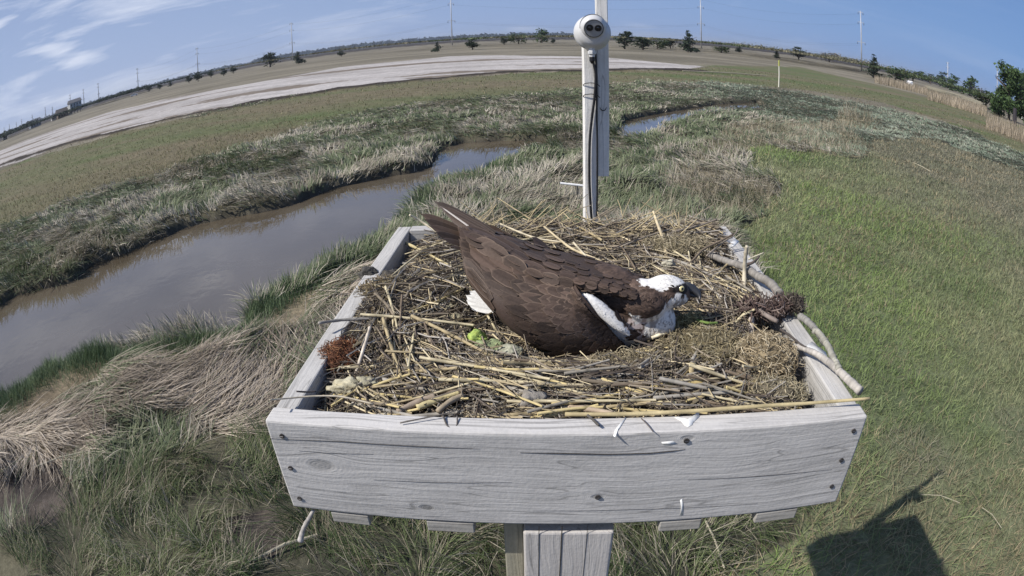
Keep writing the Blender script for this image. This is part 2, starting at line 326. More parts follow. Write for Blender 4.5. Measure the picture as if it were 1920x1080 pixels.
# polar sheet, fine in front, out to the horizon
rr_ = [0.4]
while rr_[-1] < 9000: rr_.append(rr_[-1]*(1.0085 if rr_[-1] < 260 else 1.03)+(.02 if rr_[-1] < 3 else 0))
rr_ = np.array(rr_); an = np.concatenate([np.radians(np.arange(-84, 84, .3)), np.radians(np.arange(84, 276, 4.0))])
RR, AA = np.meshgrid(rr_, an, indexing='ij'); X = (RR*np.sin(AA)).ravel(); Y = (RR*np.cos(AA)).ravel()
cd = creek_depth(X, Y); Z = terr(X, Y, cd); zn = zones(X, Y); R_ = np.hypot(X, Y)
def lerp(a, b, t): return a+(b-a)*t[:, None] if np.ndim(t) else a+(b-a)*t
def colnoise(x, y, c0, c1, sc, seed): 
    t = np.clip((fbm(x, y, sc, 4, seed)-.3)/.4, 0, 1)[:, None]; return np.array(c0)*(1-t)+np.array(c1)*t
def ground_cols(x, y, z, cd):
    r = np.hypot(x, y)
    c = colnoise(x, y, (.055,.055,.040), (.13,.12,.08), 1.1, 51)
    ol = colnoise(x*.5, y*1.6, (.105,.13,.055), (.16,.138,.088), 7.0, 53); c = np.where(z['olive'][:, None], ol, c)
    farb = colnoise(x, y*2.2, (.145,.13,.095), (.235,.21,.16), 16.0, 57); c = np.where((~z['olive'] & (r > 45))[:, None], farb, c)
    me = colnoise(x, y, (.11,.135,.07), (.17,.18,.105), 2.2, 59)
    br = np.clip((x-6.8)/5.5+1.3*(fbm(x, y, 3, 3, 61)-.5), 0, 1)[:, None]; me = me*(1-br)+np.array((.15,.145,.10))*br; c = np.where(z['meadow'][:, None], me, c)
    c = np.where(z['straw'][:, None], colnoise(x, y, (.14,.11,.075), (.30,.25,.17), .9, 63), c)
    c = np.where((z['reed1'] | z['reed2'] | z['reed3'])[:, None], colnoise(x, y, (.22,.195,.13), (.36,.32,.22), .9, 65), c)
    c = np.where(z['md'][:, None], colnoise(x, y, (.055,.047,.042), (.12,.10,.085), .25, 67), c)
    mu = colnoise(x, y*3.0, (.34,.315,.295), (.47,.44,.42), 9.0, 69)
    wr = (fbm(x*.35, y*2.2, 9.0, 4, 71) > .63)[:, None]; mu = np.where(wr, np.array((.19,.16,.13)), mu)
    c = np.where(z['mud'][:, None], mu, c)
    bk = np.clip(cd*1.6, 0, 1)[:, None]; c = c*(1-bk)+np.array((.085,.068,.058))*bk
    return c
cols = ground_cols(X, Y, zn, cd)
# dark wrack line thrown up along the near edge of the mud flat
wl = [PZ(u, v, G) for u, v in ((-40,331),(0,311),(130,269),(231,245),(333,221),(433,202),(480,191),(560,180),(640,166),(827,146.5),(940,136.5),(1023,133.5),(1097,132.5),(1300,132))]
wd = np.full(X.shape, 99.)
for a, b in zip(wl[:-1], wl[1:]):
    ex, ey = b.x-a.x, b.y-a.y; t = np.clip(((X-a.x)*ex+(Y-a.y)*ey)/(ex*ex+ey*ey), 0, 1); wd = np.minimum(wd, np.hypot(X-a.x-t*ex, Y-a.y-t*ey))
wk = wd < R_*R_*.00040*(.25+1.5*fbm(X, Y, 4.0, 3, 73)); cols = np.where(wk[:, None], np.array((.045,.036,.028)), cols); Z = np.where(wk, Z+.10, Z)
nr, na = RR.shape; I = np.arange(nr*na).reshape(nr, na); In = np.roll(I, -1, axis=1)
quads = np.stack([I[:-1], I[1:], In[1:], In[:-1]], -1).reshape(-1, 4)
# centre cap
V = np.stack([X, Y, Z], 1)
V = np.vstack([V, [[0, 0, G]]]); cols_ = np.vstack([cols, [[.1, .1, .06]]])
cap = np.stack([np.full(na, nr*na), I[0], np.roll(I[0], -1)], -1)
loops = np.concatenate([quads.ravel(), cap.ravel()]); sizes = np.concatenate([np.full(len(quads), 4), np.full(len(cap), 3)])
def gm(N, b, lk, ramp, o, nt):
    a = N('ShaderNodeAttribute', attribute_name='Col'); t = N('ShaderNodeTexCoord')
    n = N('ShaderNodeTexNoise', {'Vector': t.outputs['Object'], 'Scale': 14.0, 'Detail': 8.0, 'Roughness': .75}); n2 = N('ShaderNodeTexNoise', {'Vector': t.outputs['Object'], 'Scale': 1.3, 'Detail': 8.0, 'Roughness': .7})
    r = ramp(n.outputs[0], [(.3, g3(.62)), (.7, g3(1.35))]); r2 = ramp(n2.outputs[0], [(.3, g3(.75)), (.7, g3(1.25))])
    m = N('ShaderNodeMixRGB', {0: 1.0, 1: a.outputs[0], 2: r}, blend_type='MULTIPLY'); m2 = N('ShaderNodeMixRGB', {0: 1.0, 1: m.outputs[0], 2: r2}, blend_type='MULTIPLY')
    lk(m2.outputs[0], 'Base Color'); b.inputs['Roughness'].default_value = .9; b.inputs['Specular IOR Level'].default_value = .15; bump(N, lk, n.outputs[0], .8, .03)
M_ground = mat('marsh_ground', gm)
gr = mesh_np('ground', V, loops, sizes, cols_, M_ground, True); tag(gr, kind='structure')

# water in the creek
def wm(N, b, lk, ramp, o, nt):
    t = N('ShaderNodeTexCoord'); n = N('ShaderNodeTexNoise', {'Vector': t.outputs['Object'], 'Scale': .45, 'Detail': 3.0})
    lk(ramp(n.outputs[0], [(.35, (.085,.068,.046)), (.65, (.125,.104,.076))]), 'Base Color')
    b.inputs['Roughness'].default_value = .035; b.inputs['Specular IOR Level'].default_value = .7; b.inputs['IOR'].default_value = 1.62
    w = N('ShaderNodeTexNoise', {'Vector': t.outputs['Object'], 'Scale': 5.0, 'Detail': 4.0}); bump(N, lk, w.outputs[0], .10, .02)
M_water = mat('creek_water', wm)
def sheet(name, poly, z, m, grow):
    c = poly.mean(0); lo = poly.min(0)-grow; hi = poly.max(0)+grow
    o = MB().add([(lo[0], lo[1], z), (hi[0], lo[1], z), (hi[0], hi[1], z), (lo[0], hi[1], z)], [(0, 1, 2, 3)]).build(name, m); tag(o, kind='structure'); return o
sheet('water', np.vstack([CREEK, CREEK2]), WZ, M_water, .6)

# ------------------------------------------------------------------ grass
def blades(name, x, y, z, az, lean, ln, wd, c0, label, cat, curl=.5, mate=None):
    """one bent blade per point: lean is the angle from upright at its foot, growing by curl to the tip"""
    n = len(x)
    if n == 0: return
    ts = (0, .35, .7, 1.0); hx, hy = np.sin(az), np.cos(az); sx, sy = hy, -hx
    V = np.zeros((n, 7, 3)); px, pz = np.zeros(n), np.zeros(n); prev = 0; k = 0
    tw = rng.uniform(-1, 1, n)*.6
    for i, t in enumerate(ts):
        if i:
            a = np.minimum(lean+curl*(t-.17), 1.75); px = px+np.sin(a)*ln*(t-prev); pz = pz+np.cos(a)*ln*(t-prev); prev = t
        cx, cy, cz = x+hx*px, y+hy*px, z+pz
        w = wd*(1.0, .85, .6, 0)[i]*.5
        if i < 3:
            for sg in (-1, 1): V[:, k, 0] = cx+sg*sx*w; V[:, k, 1] = cy+sg*sy*w; V[:, k, 2] = cz+sg*w*tw; k += 1
        else: V[:, k] = np.stack([cx, cy, cz], 1)
    b = (np.arange(n)*7)[:, None]
    lp = (b+np.array([0, 1, 3, 2, 2, 3, 5, 4, 4, 5, 6])[None]).ravel(); sz = np.tile([4, 4, 3], n)
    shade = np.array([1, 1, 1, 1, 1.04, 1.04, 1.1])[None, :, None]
    o = mesh_np(name, V.reshape(-1, 3), lp, sz, (c0[:, None, :]*shade).reshape(-1, 3), mate or M_grass)
    tag(o, label, cat, kind='stuff'); return o
def scatter(cap, k, rmin, rmax, a0=-72, a1=72):
    """points whose density is cap per m2 near by and k/r2 farther off"""
    rc = math.sqrt(k/cap); da = math.radians(a1-a0)
    n1 = int(.5*da*max(0, min(rc, rmax)**2-rmin**2)*cap) if rc > rmin else 0; n2 = int(da*k*math.log(rmax/max(rc, rmin))) if rmax > rc else 0
    r = np.concatenate([np.sqrt(rng.uniform(rmin**2, max(min(rc, rmax)**2, rmin**2+.01), n1)), np.exp(rng.uniform(math.log(max(rc, rmin)), math.log(rmax), n2))])
    a = rng.uniform(math.radians(a0), math.radians(a1), len(r)); x = r*np.sin(a); y = r*np.cos(a)
    u, v = project(np.stack([x, y, np.full(len(x), G)], 1)); keep = (u > -160) & (u < 2080) & (v < 1260)
    return x[keep], y[keep]
def pick(c, a, b, seed, x, y, sc=1.0):
    t = np.clip((fbm(x, y, sc, 3, seed)-.3)/.4+rng.normal(0, .3, len(x)), 0, 1)[:, None]; return (np.array(a)*(1-t)+np.array(b)*t)*rng.uniform(.75, 1.25, (len(x), 1))
x, y = scatter(1900, 1.25e5, 1.5, 75)
r = np.hypot(x, y); cd = creek_depth(x, y); zt = terr(x, y, cd); z = zones(x, y); az0 = rng.uniform(0, 2*PI, len(x))
wscale = np.maximum(1.0, r/6.5)
flow = 2*PI*1.3*fbm(x, y, 4.0, 2, 81)+.9*np.arctan2(x, y)+1.2+2.6*(vnoise(x/.42, y/.42, 83)-.5)
ok = (cd < .40) & ~z['mud']
isolive = z['olive'] | (r > 45); short = ok & (isolive | z['meadow']) & ~z['reed1'] & ~z['reed2']
reed = ok & (z['reed1'] | z['reed2']) & (rng.random(len(x)) < .45); straw = ok & z['straw'] & ~z['md']; md = z['md']
nearb_ = (pdist(CREEK, x, y, 1.5) < .55) & (y < 9.5) & (y < 5.2-.55*x) & (cd < .05)
lodged = ok & ~short & ~reed & ~straw & ~md & (r > 4.6) | (ok & ~short & ~reed & ~straw & ~md & (x > -1.2) & (y > 5.5))
longg = ok & ~nearb_ & ~short & ~reed & ~straw & ~lodged & ~md
def sub(m, frac=1.0): return m & (rng.random(len(x)) < frac)
U = rng.uniform
# short meadow
m = sub(short, .75) & (z['meadow'] | (rng.random(len(x)) < np.clip(1.5-r/22, .16, 1))); X_, Y_ = x[m], y[m]; n = m.sum(); me_ = z['meadow'][m]; br = np.clip(np.maximum((X_-6.8)/5.5+1.3*(fbm(X_, Y_, 3, 3, 61)-.5), ((X_ > 2.6) & (Y_ < 3.6))*3.2*(fbm(X_, Y_, .8, 3, 62)-.46)), 0, 1)[:, None]
lush = np.clip((fbm(X_, Y_, 3.4, 3, 87)-.40)/.16, 0, 1)[:, None]
ca = pick(None, (.18,.225,.095), (.29,.295,.165), 83, X_, Y_, 1.6)*(1-.5*lush)+np.array((.19,.30,.065))*.5*lush; cb = pick(None, (.17,.18,.115), (.26,.24,.17), 85, X_, Y_); cm = ca*(1-br)+cb*br
co = pick(None, (.13,.16,.07), (.195,.165,.10), 86, X_*.5, Y_*1.6, 7.0); co = np.where(z['olive'][m][:, None], co, pick(None, (.15,.135,.095), (.23,.205,.15), 84, X_, Y_, 14.0)); cc = np.where(me_[:, None], cm, co)
ln = np.where(me_, U(.06, .13, n), U(.05, .12, n))*np.minimum(1.5, 1+r[m]/60)
nearb = np.clip((5.2-r[m])/1.8, 0, 1); tanm = (rng.random(n) < .10+.42*nearb+.5*np.clip((fbm(X_, Y_, 1.3, 3, 89)-.52)*4, 0, .6))[:, None]; cc = np.where(tanm, pick(None, (.24,.20,.12), (.36,.30,.19), 88, X_, Y_), cc); ln = ln*(1+.7*nearb)
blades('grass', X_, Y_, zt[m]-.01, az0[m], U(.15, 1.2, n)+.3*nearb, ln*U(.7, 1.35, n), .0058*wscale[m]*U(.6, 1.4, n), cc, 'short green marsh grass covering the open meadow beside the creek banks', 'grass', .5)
# lodged grey-green cordgrass in combed swaths
m = sub(lodged, .72); X_, Y_ = x[m], y[m]; n = m.sum(); mound = .30*np.clip(fbm(X_, Y_, .60, 3, 91)-.38, 0, 1)*2
dry = fbm(X_, Y_, 1.7, 3, 93) > .53; cc = pick(None, (.095,.125,.062), (.22,.245,.145), 95, X_, Y_, .8); fr_ = np.clip((X_-5)/7, 0, 1)[:, None]; cc = cc*(1-fr_)+pick(None, (.17,.215,.15), (.31,.34,.26), 96, X_, Y_, .8)*fr_; cd_ = pick(None, (.27,.24,.185), (.50,.455,.37), 97, X_, Y_, .6)
dr = ((dry & (rng.random(n) < .75)) | (rng.random(n) < .16)) & ~((X_ > 10) & (rng.random(n) < .8)); cc = np.where(dr[:, None], cd_, cc)
edge = np.minimum(pdist(CREEK, X_, Y_, 2.0), pdist(CREEK2, X_, Y_, 2.0))
up = (rng.random(n) < .28) | ((edge < .5) & (rng.random(n) < .5))
lean = np.where(up, U(.2, .9, n), U(1.0, 1.45, n)); ln = np.where(up, U(.16, .34, n), U(.25, .5, n))*np.clip(1.25-np.hypot(X_, Y_)/45, .55, 1)
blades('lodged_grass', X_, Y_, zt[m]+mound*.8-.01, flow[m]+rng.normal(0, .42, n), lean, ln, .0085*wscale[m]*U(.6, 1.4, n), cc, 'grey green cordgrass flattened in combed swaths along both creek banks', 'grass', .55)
# dry straw thatch
x2, y2 = scatter(1300, .8e5, 2.2, 16, -75, 20); z2 = zones(x2, y2); cd2 = creek_depth(x2, y2); k = z2['straw'] & (cd2 < .15) & ~z2['md'] & (pdist(CREEK, x2, y2, 2.0) > .62+.45*vnoise(x2/.6, y2/.6, 87)); X_, Y_ = x2[k], y2[k]; n = len(X_)
fl2 = 1.35+1.4*(fbm(X_, Y_, 2.4, 2, 101)-.5)*2; mound = .30*np.clip(fbm(X_, Y_, 1.1, 3, 103)-.35, 0, 1)*2
green = (rng.random(n) < np.clip((fbm(X_, Y_, 1.0, 3, 105)-.53)*5, .04, .5))[:, None]
cc = np.where(green, pick(None, (.12,.15,.08), (.22,.24,.14), 107, X_, Y_), pick(None, (.27,.225,.175), (.60,.52,.42), 109, X_, Y_, .5))
blades('dry_thatch', X_, Y_, terr(X_, Y_, cd2[k])+mound, fl2+2.2*(vnoise(X_/.5, Y_/.5, 85)-.5)+rng.normal(0, .38, n), U(1.15, 1.55, n), U(.3, .65, n), .0075*U(.6, 1.4, n)*np.maximum(1, np.hypot(X_, Y_)/6.5), cc, 'pale dry straw thatch lying combed flat between creek and nest box', 'dead grass', .35)
# long grass below the platform
m = sub(longg, .9); X_, Y_ = x[m], y[m]; n = m.sum(); t_ = rng.random(n)
cc = pick(None, (.055,.085,.030), (.14,.17,.075), 111, X_, Y_, .9); cc = np.where((t_ < .33)[:, None], pick(None, (.22,.19,.13), (.38,.34,.26), 113, X_, Y_), cc)
tuft = fbm(X_, Y_, .45, 2, 115); keep = (tuft > .31) | (rng.random(n) < .45); sel = lambda a: a[keep]
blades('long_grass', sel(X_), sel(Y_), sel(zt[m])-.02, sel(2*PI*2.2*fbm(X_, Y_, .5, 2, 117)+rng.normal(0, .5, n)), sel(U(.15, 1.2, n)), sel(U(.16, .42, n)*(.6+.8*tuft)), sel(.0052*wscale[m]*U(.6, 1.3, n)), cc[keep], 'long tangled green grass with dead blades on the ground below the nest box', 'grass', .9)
# standing tan reeds
x3, y3 = scatter(330, 3.4e4, 4, 80, 0, 72); z3 = zones(x3, y3); k = (z3['reed1'] | z3['reed2'] | z3['reed3']) & (creek_depth(x3, y3) < .1); X_, Y_ = x3[k], y3[k]; n = len(X_)
blades('tan_reeds', X_, Y_, terr(X_, Y_), U(0, 2*PI, n), U(.02, .75, n), U(.15, .46, n)*(.5+fbm(X_, Y_, .8, 2, 118))*np.where(np.hypot(X_, Y_) > 30, 2.6, 1), .0045*np.maximum(1, np.hypot(X_, Y_)/7), pick(None, (.22,.195,.13), (.44,.385,.29), 119, X_, Y_), 'upright tan dead reeds standing in patches right of the camera posts', 'reeds', .35)
# green fringe standing at the near bank
pts = []
for a, b in zip(creek_near[:-1], creek_near[1:]):
    A, B = PZ(*a, -2.90), PZ(*b, -2.90); Ld = (B-A).length
    for _ in range(int(Ld*3000)):
        p = A.lerp(B, random.random()); pts.append((p.x, p.y))
P_ = np.array(pts); c0 = CREEK.mean(0); q = P_+rng.normal(0, .07, P_.shape)
# push the band away from the water
sh = np.abs(rng.normal(0, .34, len(q)))*np.clip(1.6-np.hypot(q[:, 0], q[:, 1])/14, .5, 1.3); q[:, 1] -= sh*.8; q[:, 0] += sh*.5; cdq = creek_depth(q[:, 0], q[:, 1]); q = q[cdq < .5]; n = len(q); rq = np.hypot(q[:, 0], q[:, 1])
ramt = np.clip(fbm(q[:, 0], q[:, 1], .5, 2, 121)*1.5, .5, 1.2)
blades('bank_grass', q[:, 0], q[:, 1], terr(q[:, 0], q[:, 1])-.03, U(0, 2*PI, n), U(.02, .6, n), U(.14, .32, n)*ramt, .0055*np.maximum(1, rq/6.5), pick(None, (.07,.115,.05), (.17,.22,.12), 123, q[:, 0], q[:, 1], .6), 'upright green grass fringing the near bank of the creek', 'grass', .5)
print('blades done')

# ------------------------------------------------------------------ things standing on the marsh and along the horizon
M_pole = plain('pole_steel', (.50,.50,.50), .55, .2, .4, .2, 0); M_dark = plain('dark_fitting', (.05,.05,.055), .5)
M_white = plain('white_paint', (.78,.78,.78), .4, 0, 20, .05, .03); M_bark = plain('bark', (.10,.08,.065), .9, 0, 12, .4, .6)
M_tyre = plain('tyre', (.03,.03,.03), .8); M_glass = plain('car_glass', (.03,.035,.04), .08, 0, 5, .1, 0, .8)
def power_pole(bu, bv, tu, tv, dist, label):
    b = PD(bu, bv, dist, G); d = ray(tu, tv); h = d[2]/math.hypot(d[0], d[1])*dist-G; root = empty('power_pole', b)
    tag(root, label, 'power pole', 'power poles along the horizon'); R = max(.30, dist*.0009); tl = (PD(tu, tv, dist)-b)
    MB().tube([(0, 0, -.5), (0, 0, h*.5), (0, 0, h)], [R, R*.8, R*.5], 10).build('pole', M_pole, root, True)
    a = math.atan2(b.y, b.x)+PI/2; ax = Vector((math.cos(a), math.sin(a), 0))
    for f, w in ((.97, 1.1), (.80, 1.3), (.47, 1.7)):
        m = MB(); m.tube([-ax*w+Vector((0, 0, h*f)), ax*w+Vector((0, 0, h*f+.2))], R*.35, 6); arm = m.build('crossarm', M_pole, root)
        for sg in (-1, 1): MB().tube([ax*w*sg+Vector((0, 0, h*f)), ax*w*sg+Vector((0, 0, h*f-.9))], [R*.3, R*.45], 6).build('insulator', M_dark, arm)
    return b, h
POLES = [(848,84,843,-12,300,'tallest grey power pole, rising past the top edge above the mud flat'), (549,107,547,42,430,'grey power pole beside a single dark cedar at the left of the mud flat'),
 (372,141,370,89,560,'grey power pole over a dark thicket, second one left of the cedar pole'), (260,172,257,128,700,'slim power pole at the right end of the long dark hedge row'),
 (186,192,183,156,850,'thin power pole over the hedge just right of the tall white house'), (158,199,156,167,950,'thin power pole between the tall white house and the hedge'),
 (133,206,132,177,1050,'thin power pole rising right behind the tall white house roof'), (99,219,98,200,1150,'very thin distant power pole left of the brown house'),
 (86,224,85,201,1250,'very thin distant power pole left of the brown house, nearer the grey house'), (61,230,60,215,1400,'faint distant power pole above the low grey house'),
 (41,238,40,223,1500,'faint distant power pole left of the low grey house'), (31,243,30,229,1600,'faint distant power pole, third from the left edge'),
 (18,247,17,232,1750,'faint distant power pole, second from the left edge'), (8,252,8,238,1900,'faint distant power pole nearest the left edge of the picture'),
 (1315,85,1313,-6,290,'grey power pole rising past the top edge right of the camera post'), (1615,127,1612,20,250,'whole grey power pole standing in tan scrub on the right'),
 (1777,160,1776,116,520,'short dark power pole behind the hedge on the far right'), (1870,185,1870,127,520,'dark power pole standing behind the big green tree at the right edge')]
tops = {}
for p in POLES: tops[(p[0])] = power_pole(*p)
def wire(a, b, f, sag, off=0):
    (pa, ha), (pb, hb) = tops[a], tops[b]; A = pa+Vector((off, 0, ha*f)); B = pb+Vector((off, 0, hb*f)); pts = []
    for i in range(25):
        t = i/24; p = A.lerp(B, t); p.z -= sag*4*t*(1-t); pts.append(p)
    dd = (A.length+B.length)/2
    return pts, max(.010, dd*.00006)
W_ORD = [(1615,1315),(1315,848),(848,549),(549,372),(372,260)]
for a, b in W_ORD:
    for f, lab in ((.95, 'top wire sagging'), (.78, 'middle wire sagging'), (.455, 'lower wire sagging'), (.43, 'lowest wire sagging')):
        pts, rw = wire(a, b, f, 4.0)
        where = {1615: 'between the two power poles right of the camera post', 1315: 'behind the camera post between its neighbouring power poles', 848: 'from the tallest power pole to the cedar power pole', 549: 'from the cedar power pole to the thicket power pole', 372: 'from the thicket power pole to the hedge power pole'}[a]
        tag(MB().tube(pts, rw, 4, cap=False).build('power_line', M_dark), lab+' '+where, 'power line', 'power lines between the tall poles')

def leafcloud(blobs, n, size, c0, c1, seed, flat=.6):
    """leaf clumps through several blobs; (centre, radii) each"""
    g = np.random.default_rng(seed); w = np.array([b[1][0]*b[1][1]*b[1][2] for b in blobs])**.66; idx = g.choice(len(blobs), n, p=w/w.sum())
    cen = np.array([b[0] for b in blobs])[idx]; rad = np.array([b[1] for b in blobs])[idx]
    d = g.normal(size=(n, 3)); d /= np.linalg.norm(d, axis=1)[:, None]; rr = g.random(n)**.4; p = cen+d*rad*rr[:, None]*(1+.18*g.normal(size=(n, 1)))
    p[:, 2] = np.maximum(p[:, 2], .02)
    a = g.normal(size=(n, 3)); a[:, 2] *= flat; a /= np.linalg.norm(a, axis=1)[:, None]; b = np.cross(a, g.normal(size=(n, 3))); b /= np.linalg.norm(b, axis=1)[:, None]
    s = size*g.uniform(.5, 1.4, (n, 1)); V = np.stack([p-a*s, p+b*s*.45, p+a*s, p-b*s*.45], 1)
    t = g.random((n, 1)); c = (np.array(c0)*(1-t)+np.array(c1)*t); return V.reshape(-1, 3), np.arange(4*n).reshape(-1, 4), np.repeat(c, 4, 0)
def shrub(name, kind, w, h, n, seed):
    g = random.Random(seed); root = empty(name, (0, 0, 0)); blobs = []
    if kind == 'cedar':
        for i in range(13):
            t = g.random(); z = h*(.25+.68*t); rr = w*.5*(1-.55*t)*g.uniform(.35, 1); a = g.uniform(0, 2*PI); blobs.append(((math.cos(a)*rr*.7, math.sin(a)*rr*.7, z), (w*.22*(1.1-.5*t), w*.22*(1.1-.5*t), h*.11)))
        blobs.append(((0, 0, h*.45), (w*.3, w*.3, h*.35))); cols = ((.022,.036,.024), (.055,.075,.045))
    elif kind == 'spire':
        for i in range(12):
            t = i/11; a = g.uniform(0, 2*PI); blobs.append(((math.cos(a)*w*.18*(1-t), math.sin(a)*w*.18*(1-t), h*(.1+.85*t)), (w*.42*(1-.8*t), w*.42*(1-.8*t), h*.07)))
        cols = ((.022,.036,.024), (.05,.072,.045))
    elif kind == 'tree':
        for i in range(26):
            a = g.uniform(0, 2*PI); t = g.random(); rr = w*.40*math.sqrt(g.random())*(1-.4*t); blobs.append(((math.cos(a)*rr, math.sin(a)*rr, h*(.07+.80*t)), (w*.17, w*.17, h*.12)))
        cols = ((.035,.065,.025), (.09,.14,.05))
    elif kind == 'bare':
        for i in range(8): a = g.uniform(0, 2*PI); blobs.append(((math.cos(a)*w*.3, math.sin(a)*w*.3, h*g.uniform(.3, .8)), (w*.25, w*.25, h*.25)))
        cols = ((.16,.15,.13), (.27,.25,.22))
    elif kind == 'scrub':
        for i in range(8): a = g.uniform(0, 2*PI); blobs.append(((math.cos(a)*w*.34, math.sin(a)*w*.34, h*g.uniform(.2, .6)), (w*.22, w*.22, h*.35)))
        cols = ((.13,.115,.06), (.24,.21,.13))
    else:
        for i in range(10): a = g.uniform(0, 2*PI); blobs.append(((math.cos(a)*w*.34, math.sin(a)*w*.34, h*g.uniform(.25, .7)), (w*.2, w*.2, h*.26)))
        cols = ((.04,.065,.028), (.10,.14,.055))
    V, F, c = leafcloud(blobs, n, max(w, h)*.045*(1.3 if n < 1500 else .8), *cols, seed)
    cr = mesh_np('crown', V, F.ravel(), np.full(len(F), 4), c, M_leaf); cr.parent = root
    m = MB()
    if kind != 'scrub':
        m.tube([(0, 0, -.2), (.03*w, 0, h*.35), (0, .02*w, h*.7)], [w*.035, w*.025, w*.012], 7, (.5, .4, .33))
        for i in range(7): a = g.uniform(0, 2*PI); z = h*g.uniform(.15, .5); m.tube([(0, 0, z), (math.cos(a)*w*.2, math.sin(a)*w*.2, z+h*.15), (math.cos(a)*w*.36, math.sin(a)*w*.36, z+h*.22)], [w*.016, w*.012, w*.005], 5, (.5, .4, .33))
        m.build('trunk', M_bark, root)
    return root
protos = {}
def place_shrub(kind, u, v, wpx, hpx, dist, name, label, cat, group):
    """a shrub whose foot is seen at pixel (u, v); its size in metres follows from its distance"""
    dist = GD(u, v, 60., 420.); b = PD(u, v, dist, G); k = dist/1150.; w, h = wpx*k*1.45, hpx*k*1.25
    key = (kind, 'big' if hpx > 40 else 'small', random.Random(u).randint(0, 1))
    if key not in protos: protos[key] = r = shrub(name, kind, 1.0, 1.0, 5200 if hpx > 40 else 700, u+3); first = True
    else: r = copy_tree(protos[key]); first = False
    if not first: r.name = name
    r.location = b; r.scale = (w, w, h); r.rotation_euler = (0, 0, random.uniform(0, 6)); tag(r, label, cat, group); return r
SH = [
 ('cedar',507,126,36,24,190,'broad dark cedar thicket on the flat left of the single cedar power pole'),('spire',559,120,20,20,200,'small dark cedar just right of the pole it stands beside on the left'),
 ('cedar',640,106,16,9,230,'low dark cedar between the cedar power pole and the tallest pole'),('cedar',420,143,14,12,230,'rounded dark cedar, right one of the pair beside the thicket pole'),('cedar',438,138,14,12,230,'dark cedar, topmost and rightmost of the small group near the thicket pole'),
 ('cedar',396,146,14,13,230,'dark cedar just right of the thicket power pole'),('cedar',372,153,18,15,230,'dark cedar thicket at the foot of the thicket power pole'),('cedar',355,156,14,12,230,'dark cedar left of the thicket power pole foot'),
 ('spire',320,162,9,9,260,'tiny dark cedar alone between the thicket pole and the hedge row'),('cedar',300,168,12,9,260,'low dark shrub second from the hedge row end'),('cedar',280,172,14,10,260,'low dark shrub just right of the slim power pole'),
 ('bush',972,82,30,18,170,'rounded dark cedar standing alone left of the white camera post'),('tree',1016,80,28,23,165,'flat topped cedar just left of the white dome camera'),('cedar',945,84,14,12,180,'small dark cedar left of the rounded one'),
 ('cedar',886,93,26,17,160,'dark wide shrub right of the tallest power pole'),('spire',820,97,16,16,165,'pointed dark shrub left of the tallest power pole'),('cedar',1037,82,9,9,170,'tiny dark cedar right of the flat topped cedar'),
 ('cedar',1172,92,36,30,150,'large dark cedar just right of the white dome camera'),('cedar',1205,94,36,22,150,'dark cedar merged to the right side of the largest one'),('bush',1232,92,30,17,155,'pale green bush between dark cedars right of the camera'),
 ('cedar',1257,91,24,17,155,'dark low cedar left of the leaning one near the power pole'),('spire',1290,98,32,34,150,'tall ragged dark cedar left of the right hand power pole'),('bush',1352,99,24,13,170,'low green bush right of the tall ragged cedar'),
 ('spire',1386,98,14,12,170,'little pointed cedar right of the low green bush'),('spire',1456,110,12,15,165,'little pointed cedar above the marker stake'),('cedar',1498,112,32,20,160,'dark spreading cedar midway along the right horizon'),
 ('bare',1555,114,34,17,165,'bare grey brush left of the whole power pole'),('spire',1638,146,30,36,130,'dark pointed cedar just right of the whole power pole'),
 ('tree',1680,150,44,20,150,'green hedge bush between the pointed cedar and white car'),('bush',1712,152,44,20,165,'green hedge bush behind the white car'),('bush',1745,158,40,20,160,'green hedge bush right of the white car'),
 ('cedar',1768,160,26,24,150,'dark cedar in the hedge beside the short power pole'),('tree',1785,170,40,26,140,'rounded green tree in the hedge right of the short pole'),('tree',1818,180,44,32,130,'leafy green tree left of the biggest tree'),
 ('bare',1835,178,30,20,140,'pale bare bush between two green trees on the right'),('tree',1893,226,74,90,70,'biggest leafy green tree at the right edge of the marsh'),('tree',1925,226,60,80,75,'leafy green tree cut by the right edge of the picture'),('bush',1848,202,44,34,100,'green bush under the left side of the biggest tree')]
for k, u, v, w, h, d, lab in SH:
    place_shrub(k, u, v, w, h, d, 'cedar_tree' if k in ('cedar', 'spire') else ('leafy_tree' if k == 'tree' else 'bush'), lab, 'tree' if k != 'bare' and k != 'bush' else 'bush', 'trees and bushes scattered along the horizon')
rs = random.Random(5)
# scrub: tan and green, one object each kind that nobody could count
def scrub_mass(name, label, spec, seed, cols, mate, n, sz):
    g = np.random.default_rng(seed); bl = []
    for (u0, v0, u1, v1, dist0, hpx, cnt) in spec:
        for i in range(cnt):
            t = g.random(); uu, vv = u0+(u1-u0)*t, v0+(v1-v0)*t; dist = dist0 if dist0 else GD(uu, vv+g.uniform(-2, 5)); b = PD(uu, vv, dist*g.uniform(.93, 1.07), G); k = dist/1150.; h = hpx*k*g.uniform(.5, 1.1); w = h*g.uniform(.8, 2.0)
            bl.append(((b.x, b.y, G+h*.42), (w, w, h*.5)))
    V, F, c = leafcloud(bl, n, sz, *cols, seed); V[:, 2] = np.maximum(V[:, 2], G-.05); o = mesh_np(name, V, F.ravel(), np.full(len(F), 4), c, mate); tag(o, label, 'scrub', kind='stuff'); return o
scrub_mass('scrub', 'low tan and olive scrub scattered along the far side of the mud flat', [(640,103,860,83,0,14,100),(860,84,1080,81,0,16,170),(1140,86,1400,96,0,16,180),(1400,100,1640,134,0,20,260),(1560,122,1700,150,0,22,90),(400,141,640,107,0,11,70)], 31, ((.085,.09,.055), (.23,.21,.14)), M_leaf, 70000, .42)
